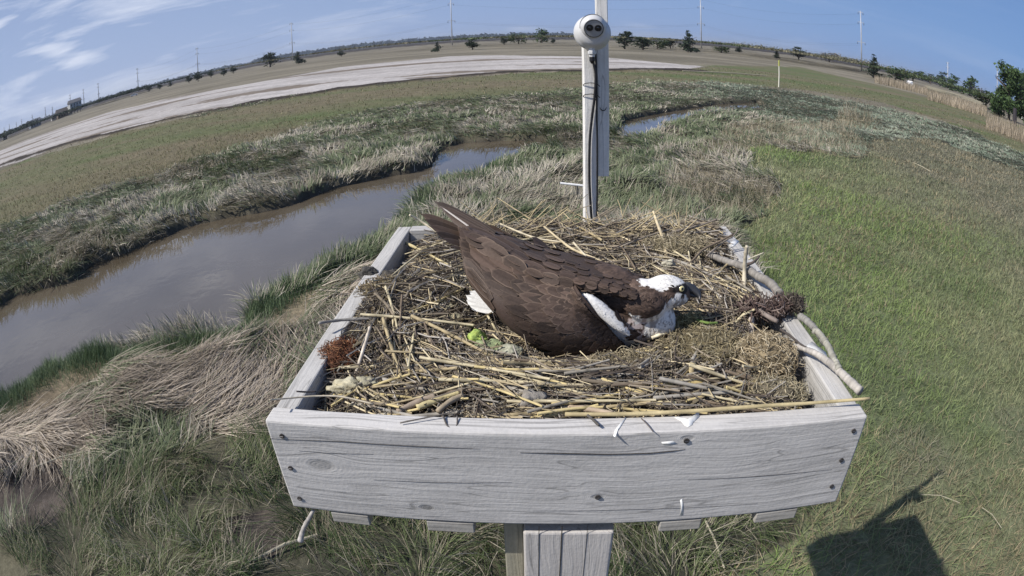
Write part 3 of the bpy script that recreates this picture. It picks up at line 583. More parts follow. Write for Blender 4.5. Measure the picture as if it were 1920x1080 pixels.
scrub_mass('green_scrub', 'dull green low brush mixed into the scrub on the right horizon', [(760,93,1080,82,0,9,50),(1150,87,1300,89,0,11,40),(1330,95,1600,118,0,14,70),(1640,146,1700,156,0,20,40),(1700,160,1790,178,0,20,60),(1790,182,1860,206,0,26,50)], 33, ((.045,.065,.032), (.11,.14,.07)), M_leaf, 34000, .38)
scrub_mass('hedge_row', 'long dark hedge row running left along the road to the houses', [(186,196,275,174,400,13,80),(150,207,200,194,420,11,35),(0,266,60,244,420,15,50),(60,246,140,216,420,12,45),(270,178,420,142,420,6,40)], 35, ((.02,.032,.024), (.05,.066,.042)), M_leaf, 26000, .9)
scrub_mass('distant_trees', 'dark blue green line of distant woodland beyond the marsh on the horizon', [(-40,280,480,118,2200,7,200),(480,118,1080,69,2000,9.5,300),(1080,69,1400,88,2600,4.0,80),(1400,88,1960,215,2400,5,90)], 37, ((.035,.055,.07), (.055,.08,.10)), M_leaf, 30000, 6.0)  # blue of the distance haze is mixed into these leaf colours
# tan reed bank on the right, taller stand
rx = []
for (u0, v0, u1, v1, dist, cnt) in ((1740,174,1850,208,95,6500), (1640,150,1740,172,120,1800), (1850,212,1930,262,62,2200)):
    for i in range(cnt):
        t = random.random(); b = PD(u0+(u1-u0)*t, v0+(v1-v0)*t, dist*random.uniform(.9, 1.2), G); rx.append((b.x, b.y, dist))
rx = np.array(rx); n = len(rx)
blades('reed_bank', rx[:, 0], rx[:, 1], np.full(n, G), U(0, 2*PI, n), U(0, .3, n), U(.5, 1.6, n), .0006*rx[:, 2], pick(None, (.28,.235,.165), (.50,.42,.32), 131, rx[:, 0], rx[:, 1], 8), 'tall tan reed bank along the right edge of the marsh below the trees', 'reeds', .3)

# houses far left
def house(u, v, dist, w, dp, h, rh, cw, crf, label, stilts=0):
    b = PD(u, v, dist, G); root = empty('house', b, -math.atan2(b.x, b.y)+.25); tag(root, label, 'house', 'houses along the far left horizon')
    Mw = plain('house_wall', cw, .8, 0, .5, .08, 0); Mr = plain('roof_shingle', crf, .9, 0, 1, .15, 0)
    MB().box((-w/2, -dp/2, stilts), (w/2, dp/2, stilts+h)).build('wall', Mw, root)
    z = stilts+h; e = .5
    MB().add([(-w/2-e, -dp/2-e, z-.1), (w/2+e, -dp/2-e, z-.1), (w/2+e, dp/2+e, z-.1), (-w/2-e, dp/2+e, z-.1), (-w/2-e, 0, z+rh), (w/2+e, 0, z+rh)], [(0, 1, 5, 4), (2, 3, 4, 5), (0, 4, 3), (1, 2, 5), (0, 3, 2, 1)]).build('roof', Mr, root)
    for i in range(4):
        for j in range(max(1, int(h//3))):
            x = -w/2+w*(i+.5)/4; zz = stilts+1+j*2.9; MB().box((x-.55, -dp/2-.06, zz), (x+.55, -dp/2+.02, zz+1.4)).build('window', M_glass, root)
    if stilts:
        for i in range(4): x = -w/2+w*(i+.5)/4; MB().box((x-.2, -dp/2+.2, 0), (x+.2, -dp/2+.6, stilts-.01)).build('stilt', Mw, root)
    return root
house(141, 213, 420, 9.5, 8, 6.2, 2.2, (.42,.43,.43), (.12,.12,.13), 'tall pale grey two storey house, rightmost on the far left horizon', 1.5)
house(117, 221, 430, 9.5, 8, 4.2, 2.4, (.16,.13,.10), (.08,.07,.065), 'brown gabled house just left of the tall pale house')
house(66, 241, 470, 10, 8, 4.6, 1.8, (.15,.17,.20), (.10,.11,.13), 'low blue grey house with hipped roof farther left')
house(131, 209, 428, 2.6, 3, 5.5, .8, (.72,.72,.70), (.5,.5,.5), 'narrow white block added as the bright side of the tall pale house')  # added block, carries the tall house's bright side as a wall colour
house(101, 226, 440, 4.5, 4, 2.0, .8, (.62,.61,.58), (.2,.2,.2), 'small white shed left of the brown house')
house(9, 260, 420, 3.0, 3, 2.6, .8, (.72,.72,.70), (.3,.3,.3), 'small white shed at the left edge of the picture')
# cars
def car(u, v, dist, head, label):
    b = PD(u, v, dist, G); root = empty('parked_car', b, head); tag(root, label, 'car')
    prof = [(-2.2,.35),(-2.25,.75),(-2.1,.95),(-1.5,1.0),(-.9,1.42),(.5,1.45),(1.2,1.0),(2.0,.85),(2.25,.65),(2.25,.35)]
    m = MB(); n = len(prof); vs = []
    for y, k in ((-.85, 1), (-.6, 1.02), (.6, 1.02), (.85, 1)): vs += [(x, y*(0.86 if z > 1.05 else 1), z*k) for x, z in prof]
    fs = [(i+j*n, (i+1) % n+j*n, (i+1) % n+(j+1)*n, i+(j+1)*n) for j in range(3) for i in range(n)]+[tuple(range(n)), tuple(reversed(range(3*n, 4*n)))]
    m.add(vs, fs).build('body', M_white, root)
    for sg in (-1, 1): MB().add([(-1.35, sg*.87, 1.0), (-.85, sg*.76, 1.34), (.45, sg*.76, 1.36), (1.05, sg*.87, 1.0)], [(0, 1, 2, 3)]).build('side_window', M_glass, root)
    for x in (-1.4, 1.4):
        for sg in (-1, 1): MB().tube([(x, sg*.72, .33), (x, sg*.9, .33)], .33, 14).build('wheel', M_tyre, root)
    return root
car(1706, 158, 150, .95, 'white sedan parked in front of the hedge on the right'); car(252, 181, 330, .7, 'small white car at the foot of the slim power pole by the hedge')
# stakes and posts out on the marsh
p = PZ(1460, 163, G); r_ = empty('marker_stake', p); tag(r_, 'thin pale marker stake with yellowish top standing on the right marsh', 'stake')
k = PD(1460, 113, math.hypot(p.x, p.y)); hh = k.z-G
MB().tube([(0, 0, -.2), (.02, 0, hh*.45), (0, 0, hh*.8)], [.055, .05, .045], 8, (.75,.72,.62)).build('stake', M_attr, r_); MB().tube([(0, 0, hh*.78), (0, 0, hh)], .065, 8, (.45,.47,.12)).build('top_band', M_attr, r_)
p = PZ(1082, 388, G); r_ = empty('perch_stake', p); tag(r_, 'grey stake carrying a white crossbar beside the foot of the camera post', 'stake'); dd = math.hypot(p.x, p.y)
a = PD(1050, 343.5, dd)-p; b = PD(1096, 348.5, dd)-p; c = PD(1082, 347, dd)-p
MB().tube([(0, 0, -.2), (c.x*.5, 0, c.z*.5), (c.x, c.y, c.z)], .022, 8, (.16,.15,.13)).build('stake', M_attr, r_); MB().tube([a, (a+b)/2, b], .020, 8, (.85,.84,.82)).build('crossbar', M_attr, r_)
dq = GD(1918, 224); p = PD(1918, 224, dq, G); tag(MB().box((p.x-.35, p.y-.35, G-.1), (p.x+.35, p.y+.35, G+2.6), (.72, .72, .70), bev=.03).build('white_post', M_attr), 'square white post standing under the biggest tree at the right edge', 'post')
dq = GD(1902, 240); p = PD(1902, 240, dq, G); tag(MB().tube([(p.x, p.y, G-.1), (p.x, p.y, G+1.4), (p.x+.05, p.y, G+2.7)], [.42, .36, .32], 8, (.05,.045,.05)).build('dark_stump', M_attr), 'dark broken stump left of the square white post', 'stump')
# pale bleached stick lines on the marsh
for i, (u0, v0, u1, v1, rr, lab) in enumerate(((1280,133,1437,142,.06,'long pale pole lying across the marsh edge beyond the marker stake'), (1712,305,1745,322,.015,'short pale stick lying on the right green meadow'), (1725,927,1800,943,.003,'thin bleached reed on the grass right of the shadows'), (1328-6,975,1358,1065,.007,'yellow reed lying on grass below the right half of the box'), (1842,952,1878,990,.003,'curved pale reed near the lower right corner'), (475,1050,595,1003,.012,'broad pale strip of dead stem lower left of the box'), (60,878,170,845,.008,'long brown stem lying on the thatch at lower left'))):
    a, b = PZ(u0, v0, G+.06), PZ(u1, v1, G+.06); mid = (a+b)/2+Vector((0, .02, .02)); tag(MB().tube([a, mid, b], rr, 6, (.42,.38,.28)).build('fallen_stem', M_attr), lab, 'stem')

# ------------------------------------------------------------------ the nest platform
XL, XR, YF, YB, ZT, HB, T = -.4259, .4916, .6576, 1.5720, -.5075, .183, .038
ks = [(PY(600, 872, YF), .020)]
def kn(u, v, r): q = PY(u, v, YF); return (q.x-XL, q.z-ZT, r)
M_front = wood('weathered_front_board', 0, (.205,.198,.188), (.585,.565,.54), (kn(602,873,.014), kn(800,952,.007), kn(1121,932,.006), kn(1290,822,.006)))
M_wx = wood('weathered_board_across', 0); M_wy = wood('weathered_board_lengthwise', 1); M_wz = wood('weathered_post_timber', 2, (.22,.205,.19), (.55,.52,.49))
M_wz2 = wood('upright_sun_tone', 2, (.38,.37,.35), (.86,.84,.80)); M_end = wood('slat_end', 0, (.16,.15,.14), (.42,.40,.36)); M_green = wood('greenish_side_timber', 2, (.13,.125,.09), (.33,.31,.24))  # upright tones raised so sunlight on its front sits in the albedo
M_drop = plain('bird_dropping', (.80,.80,.78), .7, 0, 60, .12, .5); M_screw = plain('screw_steel', (.16,.15,.15), .45, .8, 50, .3, .2)
box = empty('nest_box', ((XL+XR)/2, (YF+YB)/2, ZT-HB)); tag(box, 'square weathered grey timber nest box holding the osprey nest on its post', 'nest box')
O = Vector(box.location)
def bpart(name, lo, hi, m, origin, bev=.003):
    o = MB().box(tuple(lo[i]-origin[i] for i in range(3)), tuple(hi[i]-origin[i] for i in range(3)), bev=bev).build(name, m, box)
    o.location = Vector(origin)-O; return o
fb = bpart('front_board', (XL, YF, ZT-HB), (XR, YF+T, ZT), M_front, (XL, YF, ZT), .0035)
lb = bpart('side_board', (XL+.002, YF+T+.001, ZT-HB), (XL+.002+T, YB, ZT-.003), M_wy, (XL, YF, ZT))
rb_ = bpart('side_board', (XR-T-.002, YF+T+.001, ZT-HB), (XR-.002, YB, ZT-.003), M_wy, (XR, YF, ZT+.3))
bb = bpart('back_board', (XL+T+.004, YB-T, ZT-HB), (XR-T-.004, YB, ZT-.001), M_wx, (XL, YB, ZT-.2))
bpart('floor_panel', (XL+T, YF+T, ZT-HB+.002), (XR-T, YB-T, ZT-HB+.014), M_wx, (XL, YB, ZT-1))
for u0, u1 in ((630,697),(802,890),(1236,1312),(1410,1482)):
    a = PY(u0, 975, YF+.012).x; b = PY(u1, 975, YF+.012).x; bpart('floor_slat', (a, YF+.0015, ZT-HB-.026), (b, YB-.01, ZT-HB-.003), M_end, (a, YF, ZT), .002)
def pxf(u, v, off=0.0): return PY(u, v, YF-off)-Vector(fb.location)-O
for u, v in ((529,817),(545,877),(562,934),(1600,807),(1577,862),(1559,911),(1287,826),(1121,932)):
    q = pxf(u, v); m = MB(); m.tube([q+Vector((0, -.0022, 0)), q+Vector((0, .004, 0))], .0042, 12, (.9,.85,.8)); m.tube([q+Vector((-.0025, -.0028, 0)), q+Vector((.0025, -.0028, 0))], .0006, 4, (.1,.1,.1)); m.build('screw', M_screw, fb)
def splat(name, pts, thick, par, fn, mt):
    """a thin blob of dried matter following an outline"""
    P_ = [fn(*p) for p in pts]; c = sum(P_, Vector())/len(P_); m = MB(); n = len(P_); m.add(P_+[c+thick*.55]+[p+thick*.10 for p in P_], [(n+1+i, n+1+(i+1) % n, n) for i in range(n)]+[(i, (i+1) % n, n+1+(i+1) % n, n+1+i) for i in range(n)]); return m.build(name, mt, par, True)
splat('dropping_stain', [(1264,783),(1275,781),(1283,786),(1292,784),(1303,779),(1310,772),(1312,781),(1300,792),(1298,797),(1290,801),(1284,798),(1277,790)], Vector((0, 0, .0016)), fb, lambda u, v: PZ(u, v, ZT+.0006)-Vector(fb.location)-O, M_drop)
splat('dropping_stain', [(1275,938),(1279,935),(1281,950),(1280,966),(1275,966),(1277,950)], Vector((0, -.0012, 0)), fb, lambda u, v: pxf(u, v, .0006), M_drop)
splat('dropping_stain', [(1150,818),(1153,806),(1158,800),(1172,782),(1174,784),(1162,803),(1156,812),(1154,820)], Vector((0, 0, .0012)), fb, lambda u, v: (PZ(u, v, ZT+.0006))-Vector(fb.location)-O, M_drop)
splat('dropping_stain', [(1240,829),(1262,827),(1270,832),(1256,835),(1243,834)], Vector((0, -.0008, 0)), fb, lambda u, v: pxf(u, v, .0005), M_drop)
splat('dropping_stain', [(1506,655),(1522,640),(1548,660),(1556,682),(1540,676),(1522,664)], Vector((0, 0, .0012)), rb_, lambda u, v: PZ(u, v, ZT-.0022)-Vector(rb_.location)-O, M_drop)
splat('dropping_stain', [(1367,458),(1378,448),(1386,452),(1376,462),(1369,464)], Vector((0, 0, .0012)), rb_, lambda u, v: PZ(u, v, ZT-.0022)-Vector(rb_.location)-O, M_drop)
# split along the front board
q0 = [pxf(u, v, .0004) for u, v in ((975,849),(1060,850.5),(1140,852),(1220,850),(1262,846),(1285,843))]
MB().tube(q0, [.0003,.0010,.0009,.0010,.0008,.0002], 5, (.06,.055,.05)).build('crack', M_attr, fb)
for pts_, w_ in ((((503,822),(640,828),(800,838),(900,842)), .0007), (((700,900),(820,905),(960,905)), .0005), (((1290,900),(1420,893),(1560,880)), .0006), (((1000,958),(1200,955),(1420,944)), .0004), (((560,845),(620,850),(700,852)), .0004)):
    MB().tube([pxf(u, v, .0003) for u, v in pts_], [w_*.3]+[w_]*(len(pts_)-2)+[w_*.3], 5, (.085,.08,.075)).build('crack', M_attr, fb)
# support post under the box
q0 = PY(981, 1000, YF+.006); q1 = PY(1151.5, 1000, YF+.006)
sp = empty('support_post', (q0.x, YF+.006, G)); tag(sp, 'thick square weathered post carrying the nest box from below', 'post')
o = MB().box((0, 0, -.4), (q1.x-q0.x, .14, ZT-HB-.026-G), bev=.004).build('post', M_wz, sp)
MB().box((-.034, .03, -.4), (-.0015, .125, ZT-HB-.026-G), bev=.003).build('side_timber', M_green, sp)
for dx, w in ((.024, .0006), (.060, .0009), (.10, .0004)): MB().tube([(dx, -.0004, .6), (dx+.003, -.0004, 1.2), (dx-.002, -.0004, 1.75), (dx+.001, -.0004, 2.3)], w, 5, (.05,.045,.04)).build('crack', M_attr, sp)

# upright behind the box with the white dome camera
def fx(u, v, y): return PY(u, v, y)
YP = YB+.003; a = fx(1096, 380, YP); b = fx(1120, 380, YP); ztop = fx(1108, 40, YP).z
mast = empty('camera_mast', (a.x, YP, ZT-.15)); tag(mast, 'narrow pale timber upright behind the nest carrying the white dome camera', 'post'); OM = mast.location
MB().box((0, 0, 0), (b.x-a.x, .086, ztop-OM.z), bev=.002).build('upright', M_wz2, mast)
c0 = fx(1121, 200, YP+.05); c1 = fx(1142.5, 200, YP+.05); zb = fx(1130, 331, YP+.05).z
MB().box((c0.x-a.x, .05, zb-OM.z), (c1.x-a.x, .088, .42-OM.z), bev=.002).build('rear_board', M_wz2, mast)
kq = fx(1131, 199, YP+.0495)-OM
MB().tube([kq+Vector((.009*math.cos(t), -.0006, .012*math.sin(t))) for t in np.linspace(PI*1.05, PI*1.95, 8)], [.0004, .0009, .0012, .0012, .0012, .0012, .0009, .0004], 5, (.04,.04,.04)).build('knot', M_attr, mast)
# dome camera
cc_ = fx(1111, 58, YP-.040); dome = empty('dome_camera', cc_); tag(dome, 'white dome security camera with two black lenses fixed on the upright', 'camera')
M_shell = plain('white_shell', (.60,.60,.60), .38, 0, 30, .03, 0, .5); M_lens = plain('lens_glass', (.01,.01,.012), .06, 0, 5, .1, 0, .9); M_ring = plain('black_plastic', (.02,.02,.022), .4)
aim = Vector((.02, -.92, -.26)).normalized(); q = Vector((0, 0, 1)).rotation_difference(aim).to_matrix().to_4x4()
mnt = Vector((0, 0, 1)).rotation_difference(Vector((0, -1, .05)).normalized()).to_matrix().to_4x4()
prof = [(.0, -.040), (.036, -.040), (.040, -.036), (.0455, -.022), (.0472, -.008), (.0455, .004), (.0425, .010), (.0410, .011), (.0405, .0135), (.035, .021), (.030, .026), (.0, .027)]
MB().lathe(prof, 40, Matrix.Translation((0, 0, -.004)) @ mnt).build('base_housing', M_shell, dome, True)
eb = Matrix.Translation((0, -.020, .012)) @ q
eye = MB().lathe([(.0325*math.cos(t), .0325*math.sin(t)) for t in np.linspace(-1.2, .74, 18)]+[(.0232, .0215), (.0, .0215)], 40, eb).build('eyeball', M_shell, dome, True)
MB().lathe([(.0, .0226), (.0222, .0226), (.0226, .0220)], 36, eb).build('faceplate', plain('grey_plate', (.36,.36,.365), .4), eye)
MB().lathe([(.0224, .0214), (.0226, .0232), (.0240, .0226), (.0244, .0205)], 40, eb).build('plate_rim', M_ring, eye)
MB().lathe([(.0334*math.cos(t), .0332*math.sin(t)) for t in (-.02, .04, .10)], 40, eb).build('seam_shade', M_ring, eye, True)  # black ring stands in for the shaded gap round the eyeball
for sg in (-1, 1):
    lm = eb @ Matrix.Translation((sg*.0102, .0020, .0227)); MB().lathe([(.0086, 0), (.0086, .0018), (.0066, .0018), (.0064, .0008), (0, .0008)], 24, lm).build('lens_ring', M_ring, eye); MB().lathe([(.0040, .0008), (.0030, .0018), (.0, .0022)], 20, lm).build('lens', M_lens, eye, True)
gl = fx(1110, 92, YP-.045)-cc_
MB().lathe([(.0, .012), (.0085, .012), (.0088, -.004), (.0105, -.005), (.0105, -.012), (.0078, -.014), (.0070, -.020), (0, -.020)], 8, Matrix.Translation(gl)).build('cable_gland', M_shell, dome)
MB().lathe([(.0, 0), (.0068, 0), (.0068, -.010), (.0035, -.017), (0, -.017)], 14, Matrix.Translation(gl+Vector((0, 0, -.0205)))).build('gland_seal', M_ring, dome)
def cable(pts, y, rad, lab):
    P_ = [fx(u, v, y) for u, v in pts]
    # smooth
    Q = []
    for i in range(len(P_)-1):
        for k in range(6):
            t = k/6; p0 = P_[max(i-1, 0)]; p1 = P_[i]; p2 = P_[i+1]; p3 = P_[min(i+2, len(P_)-1)]
            Q.append(.5*((2*p1)+(-p0+p2)*t+(2*p0-5*p1+4*p2-p3)*t*t+(-p0+3*p1-3*p2+p3)*t*t*t))
    Q.append(P_[-1]); o = MB().tube(Q, rad, 8).build('cable', M_ring, None, True); tag(o, lab, 'cable'); return o
cable([(1110,102),(1112,115),(1117,140),(1115,180),(1110,220),(1106,262),(1105,330),(1107,380),(1109,410)], YP-.006, .0034, 'black cable curving down the front of the upright from the dome camera')
cable([(1117,100),(1118.5,140),(1119,180),(1119,215),(1120,262),(1120,330),(1119,409)], YP-.002, .0024, 'second cable along the right edge of the upright, its lower stretch drawn for the shaded gap')  # lower stretch stands in for the shaded gap beside the rear board
for v, lab in ((157, 'upper black cable tie round the upright and cable'), (178, 'lower black cable tie round the upright and cable')):
    P_ = [fx(1094, v+3, YP+.05), fx(1093.6, v+2, YP-.001), fx(1097, v-1, YP-.004), fx(1108, v-2, YP-.006), fx(1119, v-1, YP-.008), fx(1123, v+3, YP-.004), fx(1125, v+5, YP-.004)]
    tag(MB().tube(P_, .0011, 6).build('cable_tie', M_ring), lab, 'cable tie')
# ------------------------------------------------------------------ the nest
CUP = (.045, 1.06)
def nz(x, y):
    x = np.asarray(x, float); y = np.asarray(y, float); r = np.hypot((x-CUP[0])*.85, (y-CUP[1])*1.05)
    z = np.full(x.shape, -.532)+.022*np.exp(-((r-.27)/.09)**2)-.045*np.exp(-(r/.17)**2)
    z += .030*np.clip((y-1.34)/.12, 0, 1)*np.clip((x+.33)/.2, 0, 1)
    z -= .038*np.clip(((XL+.13)-x)/.08, 0, 1)*np.clip((.86-y)/.08, 0, 1)+.040*np.clip(((XL+.12)-x)/.08, 0, 1)*np.clip((y-1.25)/.1, 0, 1)-.014*np.clip(((XL+.16)-x)/.10, 0, 1)*np.clip((y-.88)/.06, 0, 1)*np.clip((1.22-y)/.06, 0, 1)
    z -= .075*np.clip((x-(XR-.13))/.08, 0, 1)*np.clip((1.15-y)/.2, 0, 1)
    z += .035*(fbm(x+5, y, .10, 3, 141)-.5)
    return z
g_ = np.linspace(0, 1, 150); GX, GY = np.meshgrid(XL+T+.003+(XR-XL-2*T-.006)*g_, YF+T+.002+(YB-YF-2*T-.004)*g_)
GZ = nz(GX, GY)-.012+.034*(fbm(GX, GY, .03, 4, 143)-.5); I = np.arange(150*150).reshape(150, 150)
q = np.stack([I[:-1, :-1], I[:-1, 1:], I[1:, 1:], I[1:, :-1]], -1).reshape(-1, 4)
cb_ = colnoise(GX.ravel(), GY.ravel(), (.045,.034,.024), (.15,.115,.075), .05, 145)
nb = mesh_np('nest_bed', np.stack([GX, GY, GZ], -1).reshape(-1, 3), q.ravel(), np.full(len(q), 4), cb_, M_attr, True); tag(nb, 'dark matted mud and peat bed filling the nest box under the stems', 'nest', kind='stuff')
def sticks_np(name, P0, P1, rad, bend, cols, label, cat, parent=None, sides=4, segs=3):
    """many thin bent stems between point pairs, as one mesh"""
    n = len(P0); d = P1-P0; L_ = np.linalg.norm(d, axis=1)[:, None]+1e-9; t = d/L_; up = np.tile([0., 0, 1], (n, 1)); up[np.abs(t[:, 2]) > .9] = (1, 0, 0)
    a = np.cross(t, up); a /= np.linalg.norm(a, axis=1)[:, None]; b = np.cross(t, a); V = np.zeros((n, segs+1, sides, 3)); ph = rng.uniform(0, 2*PI, n)[:, None]
    for i in range(segs+1):
        s_ = i/segs; k = 4*s_*(1-s_); c = P0+d*s_+(a*np.cos(ph)+b*np.sin(ph)*.6)*bend[:, None]*L_*k; rr = rad*(1-.25*s_)
        for j in range(sides): an_ = 2*PI*j/sides; V[:, i, j] = c+(a*math.cos(an_)+b*math.sin(an_))*rr[:, None]
    base = (np.arange(n)*(segs+1)*sides)[:, None]; f = []
    for i in range(segs):
        for j in range(sides): f.append([i*sides+j, i*sides+(j+1) % sides, (i+1)*sides+(j+1) % sides, (i+1)*sides+j])
    f.append(list(range(sides))[::-1] if sides == 4 else None); f.append([segs*sides+j for j in range(4)] if sides == 4 else None); f = np.array([x_ for x_ in f if x_])
    lp = (base[:, :, None]+f[None]).reshape(-1, 4); o = mesh_np(name, V.reshape(-1, 3), lp.ravel(), np.full(len(lp), 4), np.repeat(cols, (segs+1)*sides, 0), M_dry)
    if label: tag(o, label, cat, kind='stuff')
    if parent: o.parent = parent
    return o
def pal(n, stops, w):
    i = rng.choice(len(stops), n, p=np.array(w)/sum(w)); return np.array(stops)[i]*rng.uniform(.7, 1.25, (n, 1))
def litter(n, lmin, lmax, rmin, rmax, lift, tang, stops, w, name, label, ymax=99, bend=.05):
    x = rng.uniform(XL+T+.01, XR-T-.01, n); y = rng.uniform(YF+T+.008, YB-.03, n); ax = np.arctan2(y-CUP[1], x-CUP[0])
    th = np.where(rng.random(n) < tang, ax+PI/2+rng.normal(0, .35, n), rng.uniform(0, 2*PI, n)); L_ = rng.uniform(lmin, lmax, n)
    dx, dy = np.cos(th)*L_/2, np.sin(th)*L_/2
    cx = lambda v: np.clip(v, XL+T+.004, XR-T-.004); cy = lambda v: np.clip(v, YF+T+.004, YB+.035)
    x0, x1, y0, y1 = cx(x-dx), cx(x+dx), cy(y-dy), cy(y+dy); zb = nz(x, y)+rng.uniform(-.004, lift, n); tl = rng.normal(0, .12, n)*L_/2
    z0 = np.maximum(nz(x0, y0)-.001, zb-tl); z1 = np.maximum(nz(x1, y1)-.001, zb+tl)
    P0 = np.stack([x0, y0, z0], 1); P1 = np.stack([x1, y1, z1], 1)
    return sticks_np(name, P0, P1, rng.uniform(rmin, rmax, n), rng.normal(0, bend, n), pal(n, stops, w), label, 'nest')
litter(9000, .015, .07, .0005, .0014, .007, .35, [(.15,.115,.08),(.31,.26,.175),(.07,.055,.042),(.44,.39,.29),(.21,.195,.17)], [3, 2.4, 3, 1.1, 2.4], 'nest_litter', 'fine chopped straw and root litter packed over the nest bed')
litter(2900, .04, .15, .0007, .0021, .014, .45, [(.38,.31,.19),(.54,.46,.30),(.23,.19,.14),(.10,.08,.065),(.34,.31,.27)], [2.6, 1.6, 2.4, 3, 2.4], 'nest_stems', 'thin straw stems woven round the nest cup in every direction')
litter(4200, .02, .075, .0004, .0009, .016, .2, [(.20,.165,.12),(.10,.08,.065),(.34,.29,.21),(.055,.045,.04)], [3, 3, 2, 2], 'nest_roots', 'tangled fine curly roots and twiglets lying over the nest stems', bend=.22)
# thin stems sticking out over the back rail
n = 120; x = U(-.25, .36, n); y = U(1.42, 1.55, n); th = rng.normal(1.2, 1.0, n); L_ = U(.05, .16, n)
sticks_np('rim_straws', np.stack([x, y, nz(x, y)], 1), np.stack([x+np.cos(th)*L_, y+np.sin(th)*L_*.5, nz(x, y)+U(.015, .075, n)], 1), U(.0008, .0018, n), rng.normal(0, .06, n), pal(n, [(.45,.37,.22), (.28,.23,.17)], [2, 1]), 'loose straws poking up along the back rim of the nest', 'nest')

# larger reed stems, each its own object
def reed_mesh(L_, r, col, seed, nodes=True, hollow=True):
    g = random.Random(seed); n = 14; pts = []; rad = []; cs = []; b1, b2 = g.uniform(-.03, .03), g.uniform(-.03, .03); nd = [g.uniform(.1, .9) for _ in range(max(1, int(L_/.07)))]
    for i in range(n+1):
        t = i/n; pts.append(Vector((L_*(t-.5), L_*b1*math.sin(PI*t), L_*b2*math.sin(PI*t)*.5))); k = 1-.2*t; kk = g.uniform(.8, 1.12); c = [q_*kk for q_ in col]
        if nodes and any(abs(t-a) < .5/n for a in nd): k *= 1.18; c = [q_*.5 for q_ in c]
        rad.append(r*k); cs.append(c)
    m = MB(); m.tube(pts, rad, 8, cs, cap=not hollow)
    if hollow:
        for e, sgn in ((0, 1), (-1, -1)):
            p = pts[e]; k = rad[e]; vs = [p+Vector((0, math.cos(2*PI*j/8)*k, math.sin(2*PI*j/8)*k)) for j in range(8)]+[p+Vector((0, math.cos(2*PI*j/8)*k*.62, math.sin(2*PI*j/8)*k*.62)) for j in range(8)]+[p+Vector((sgn*k*1.2, 0, 0))]
            m.add(vs, [(j, (j+1) % 8, 8+(j+1) % 8, 8+j) for j in range(8)]+[(8+j, 8+(j+1) % 8, 16) for j in range(8)], [col]*16+[(.02,.015,.01)])
    return m
STRAW_, GREY_, BRN_ = (.64,.52,.26), (.38,.35,.30), (.20,.155,.11)
RP = []
for i in range(14):
    col = [STRAW_, (.60,.52,.34), (.42,.34,.20), GREY_, BRN_, (.30,.27,.22), (.22,.18,.13)][i % 7]
    L_ = [.10,.16,.22,.07,.13,.19][i % 6]; o = reed_mesh(L_, [.0027,.0019,.0034,.0022][i % 4], col, 900+i).build('dry_reed', M_dry, None, True); RP.append((o, L_))
LABR = {'front': 'short cut reed stem lying in the front of the nest before the osprey', 'back': 'reed stem lying across the back half of the nest behind the osprey', 'left': 'reed stem lying in the left side of the nest', 'right': 'reed stem lying in the right side of the nest beyond the osprey head'}
used = set(); rsd = random.Random(11); placed = 0
while placed < 180:
    x = rsd.uniform(XL+.07, XR-.06); y = rsd.choice([rsd.uniform(YF+.055, .92), rsd.uniform(YF+.055, 1.50)])
    if rsd.random() < .15: x = rsd.uniform(.25, .42); 
    i = rsd.randrange(14); o, L_ = RP[i]
    if abs(x-CUP[0]) < .17 and abs(y-CUP[1]) < .13: continue
    ang = math.atan2(y-CUP[1], x-CUP[0])+PI/2+rsd.gauss(0, .55); 
    if y < .84: ang = rsd.gauss(0, .30)
    hx_, hy_ = abs(math.cos(ang))*L_/2, abs(math.sin(ang))*L_/2
    if x-hx_ < XL+T+.004 or x+hx_ > XR-T-.004 or y-hy_ < YF+T+.006 or y+hy_ > YB+.01: continue
    if x > .17 and .80 < y < 1.02 and rsd.random() < .8: continue
    side = 'front' if y < .90 else ('left' if x < -.17 else ('right' if x > .28 else 'back'))
    if i in used: o = o.copy(); C.objects.link(o)
    used.add(i); ca_, sa_ = math.cos(ang), math.sin(ang)
    za, zb_ = float(nz(x-ca_*L_/2, y-sa_*L_/2)), float(nz(x+ca_*L_/2, y+sa_*L_/2)); zc = max(float(nz(x, y)), (za+zb_)/2)+rsd.uniform(.004, .013)
    o.location = (x, y, zc); o.rotation_euler = (rsd.uniform(0, 6), -math.atan2(zb_-za, L_)*.9+rsd.gauss(0, .06), ang)
    tag(o, LABR[side], 'reed', 'reed stems '+{'front': 'in front of', 'back': 'behind', 'left': 'left of', 'right': 'right of'}[side]+' the osprey'); placed += 1
for i, (o, _) in enumerate(RP):
    if i not in used: bpy.data.objects.remove(o)

# sticks that can be told apart
def px3(pts, ks=5):
    r = [PZ(u, v, z) for u, v, z in pts]; Q = []
    for i in range(len(r)-1):
        for k in range(ks):
            t = k/ks; p0 = r[max(i-1, 0)]; p1 = r[i]; p2 = r[i+1]; p3 = r[min(i+2, len(r)-1)]; Q.append(.5*((2*p1)+(-p0+p2)*t+(2*p0-5*p1+4*p2-p3)*t*t+(-p0+3*p1-3*p2+p3)*t**3))
    return Q+[r[-1]]
def stick(name, pts, r0, r1, col, label, cat='stick', rough=.12, sides=9, group=None):
    if name == 'driftwood_branch': rough = .07
    Q = px3(pts, 12 if name == 'driftwood_branch' else 5); n = len(Q); g = random.Random(len(label)*7+n)
    if name == 'driftwood_branch': Q = [p+Vector([g.gauss(0, r0*.07) for _ in range(3)]) for p in Q]
    rad = [(r0+(r1-r0)*i/(n-1))*(1+g.uniform(-rough, rough)) for i in range(n)]; cs = [[c*kk for c in col] for kk in [g.uniform(.72, 1.15) for _ in range(n)]]
    o = MB().tube(Q, rad, sides, cs).build(name, M_dry, None, True); tag(o, label, cat, group); return o
W0 = (.27,.25,.225); W1 = (.42,.39,.35)
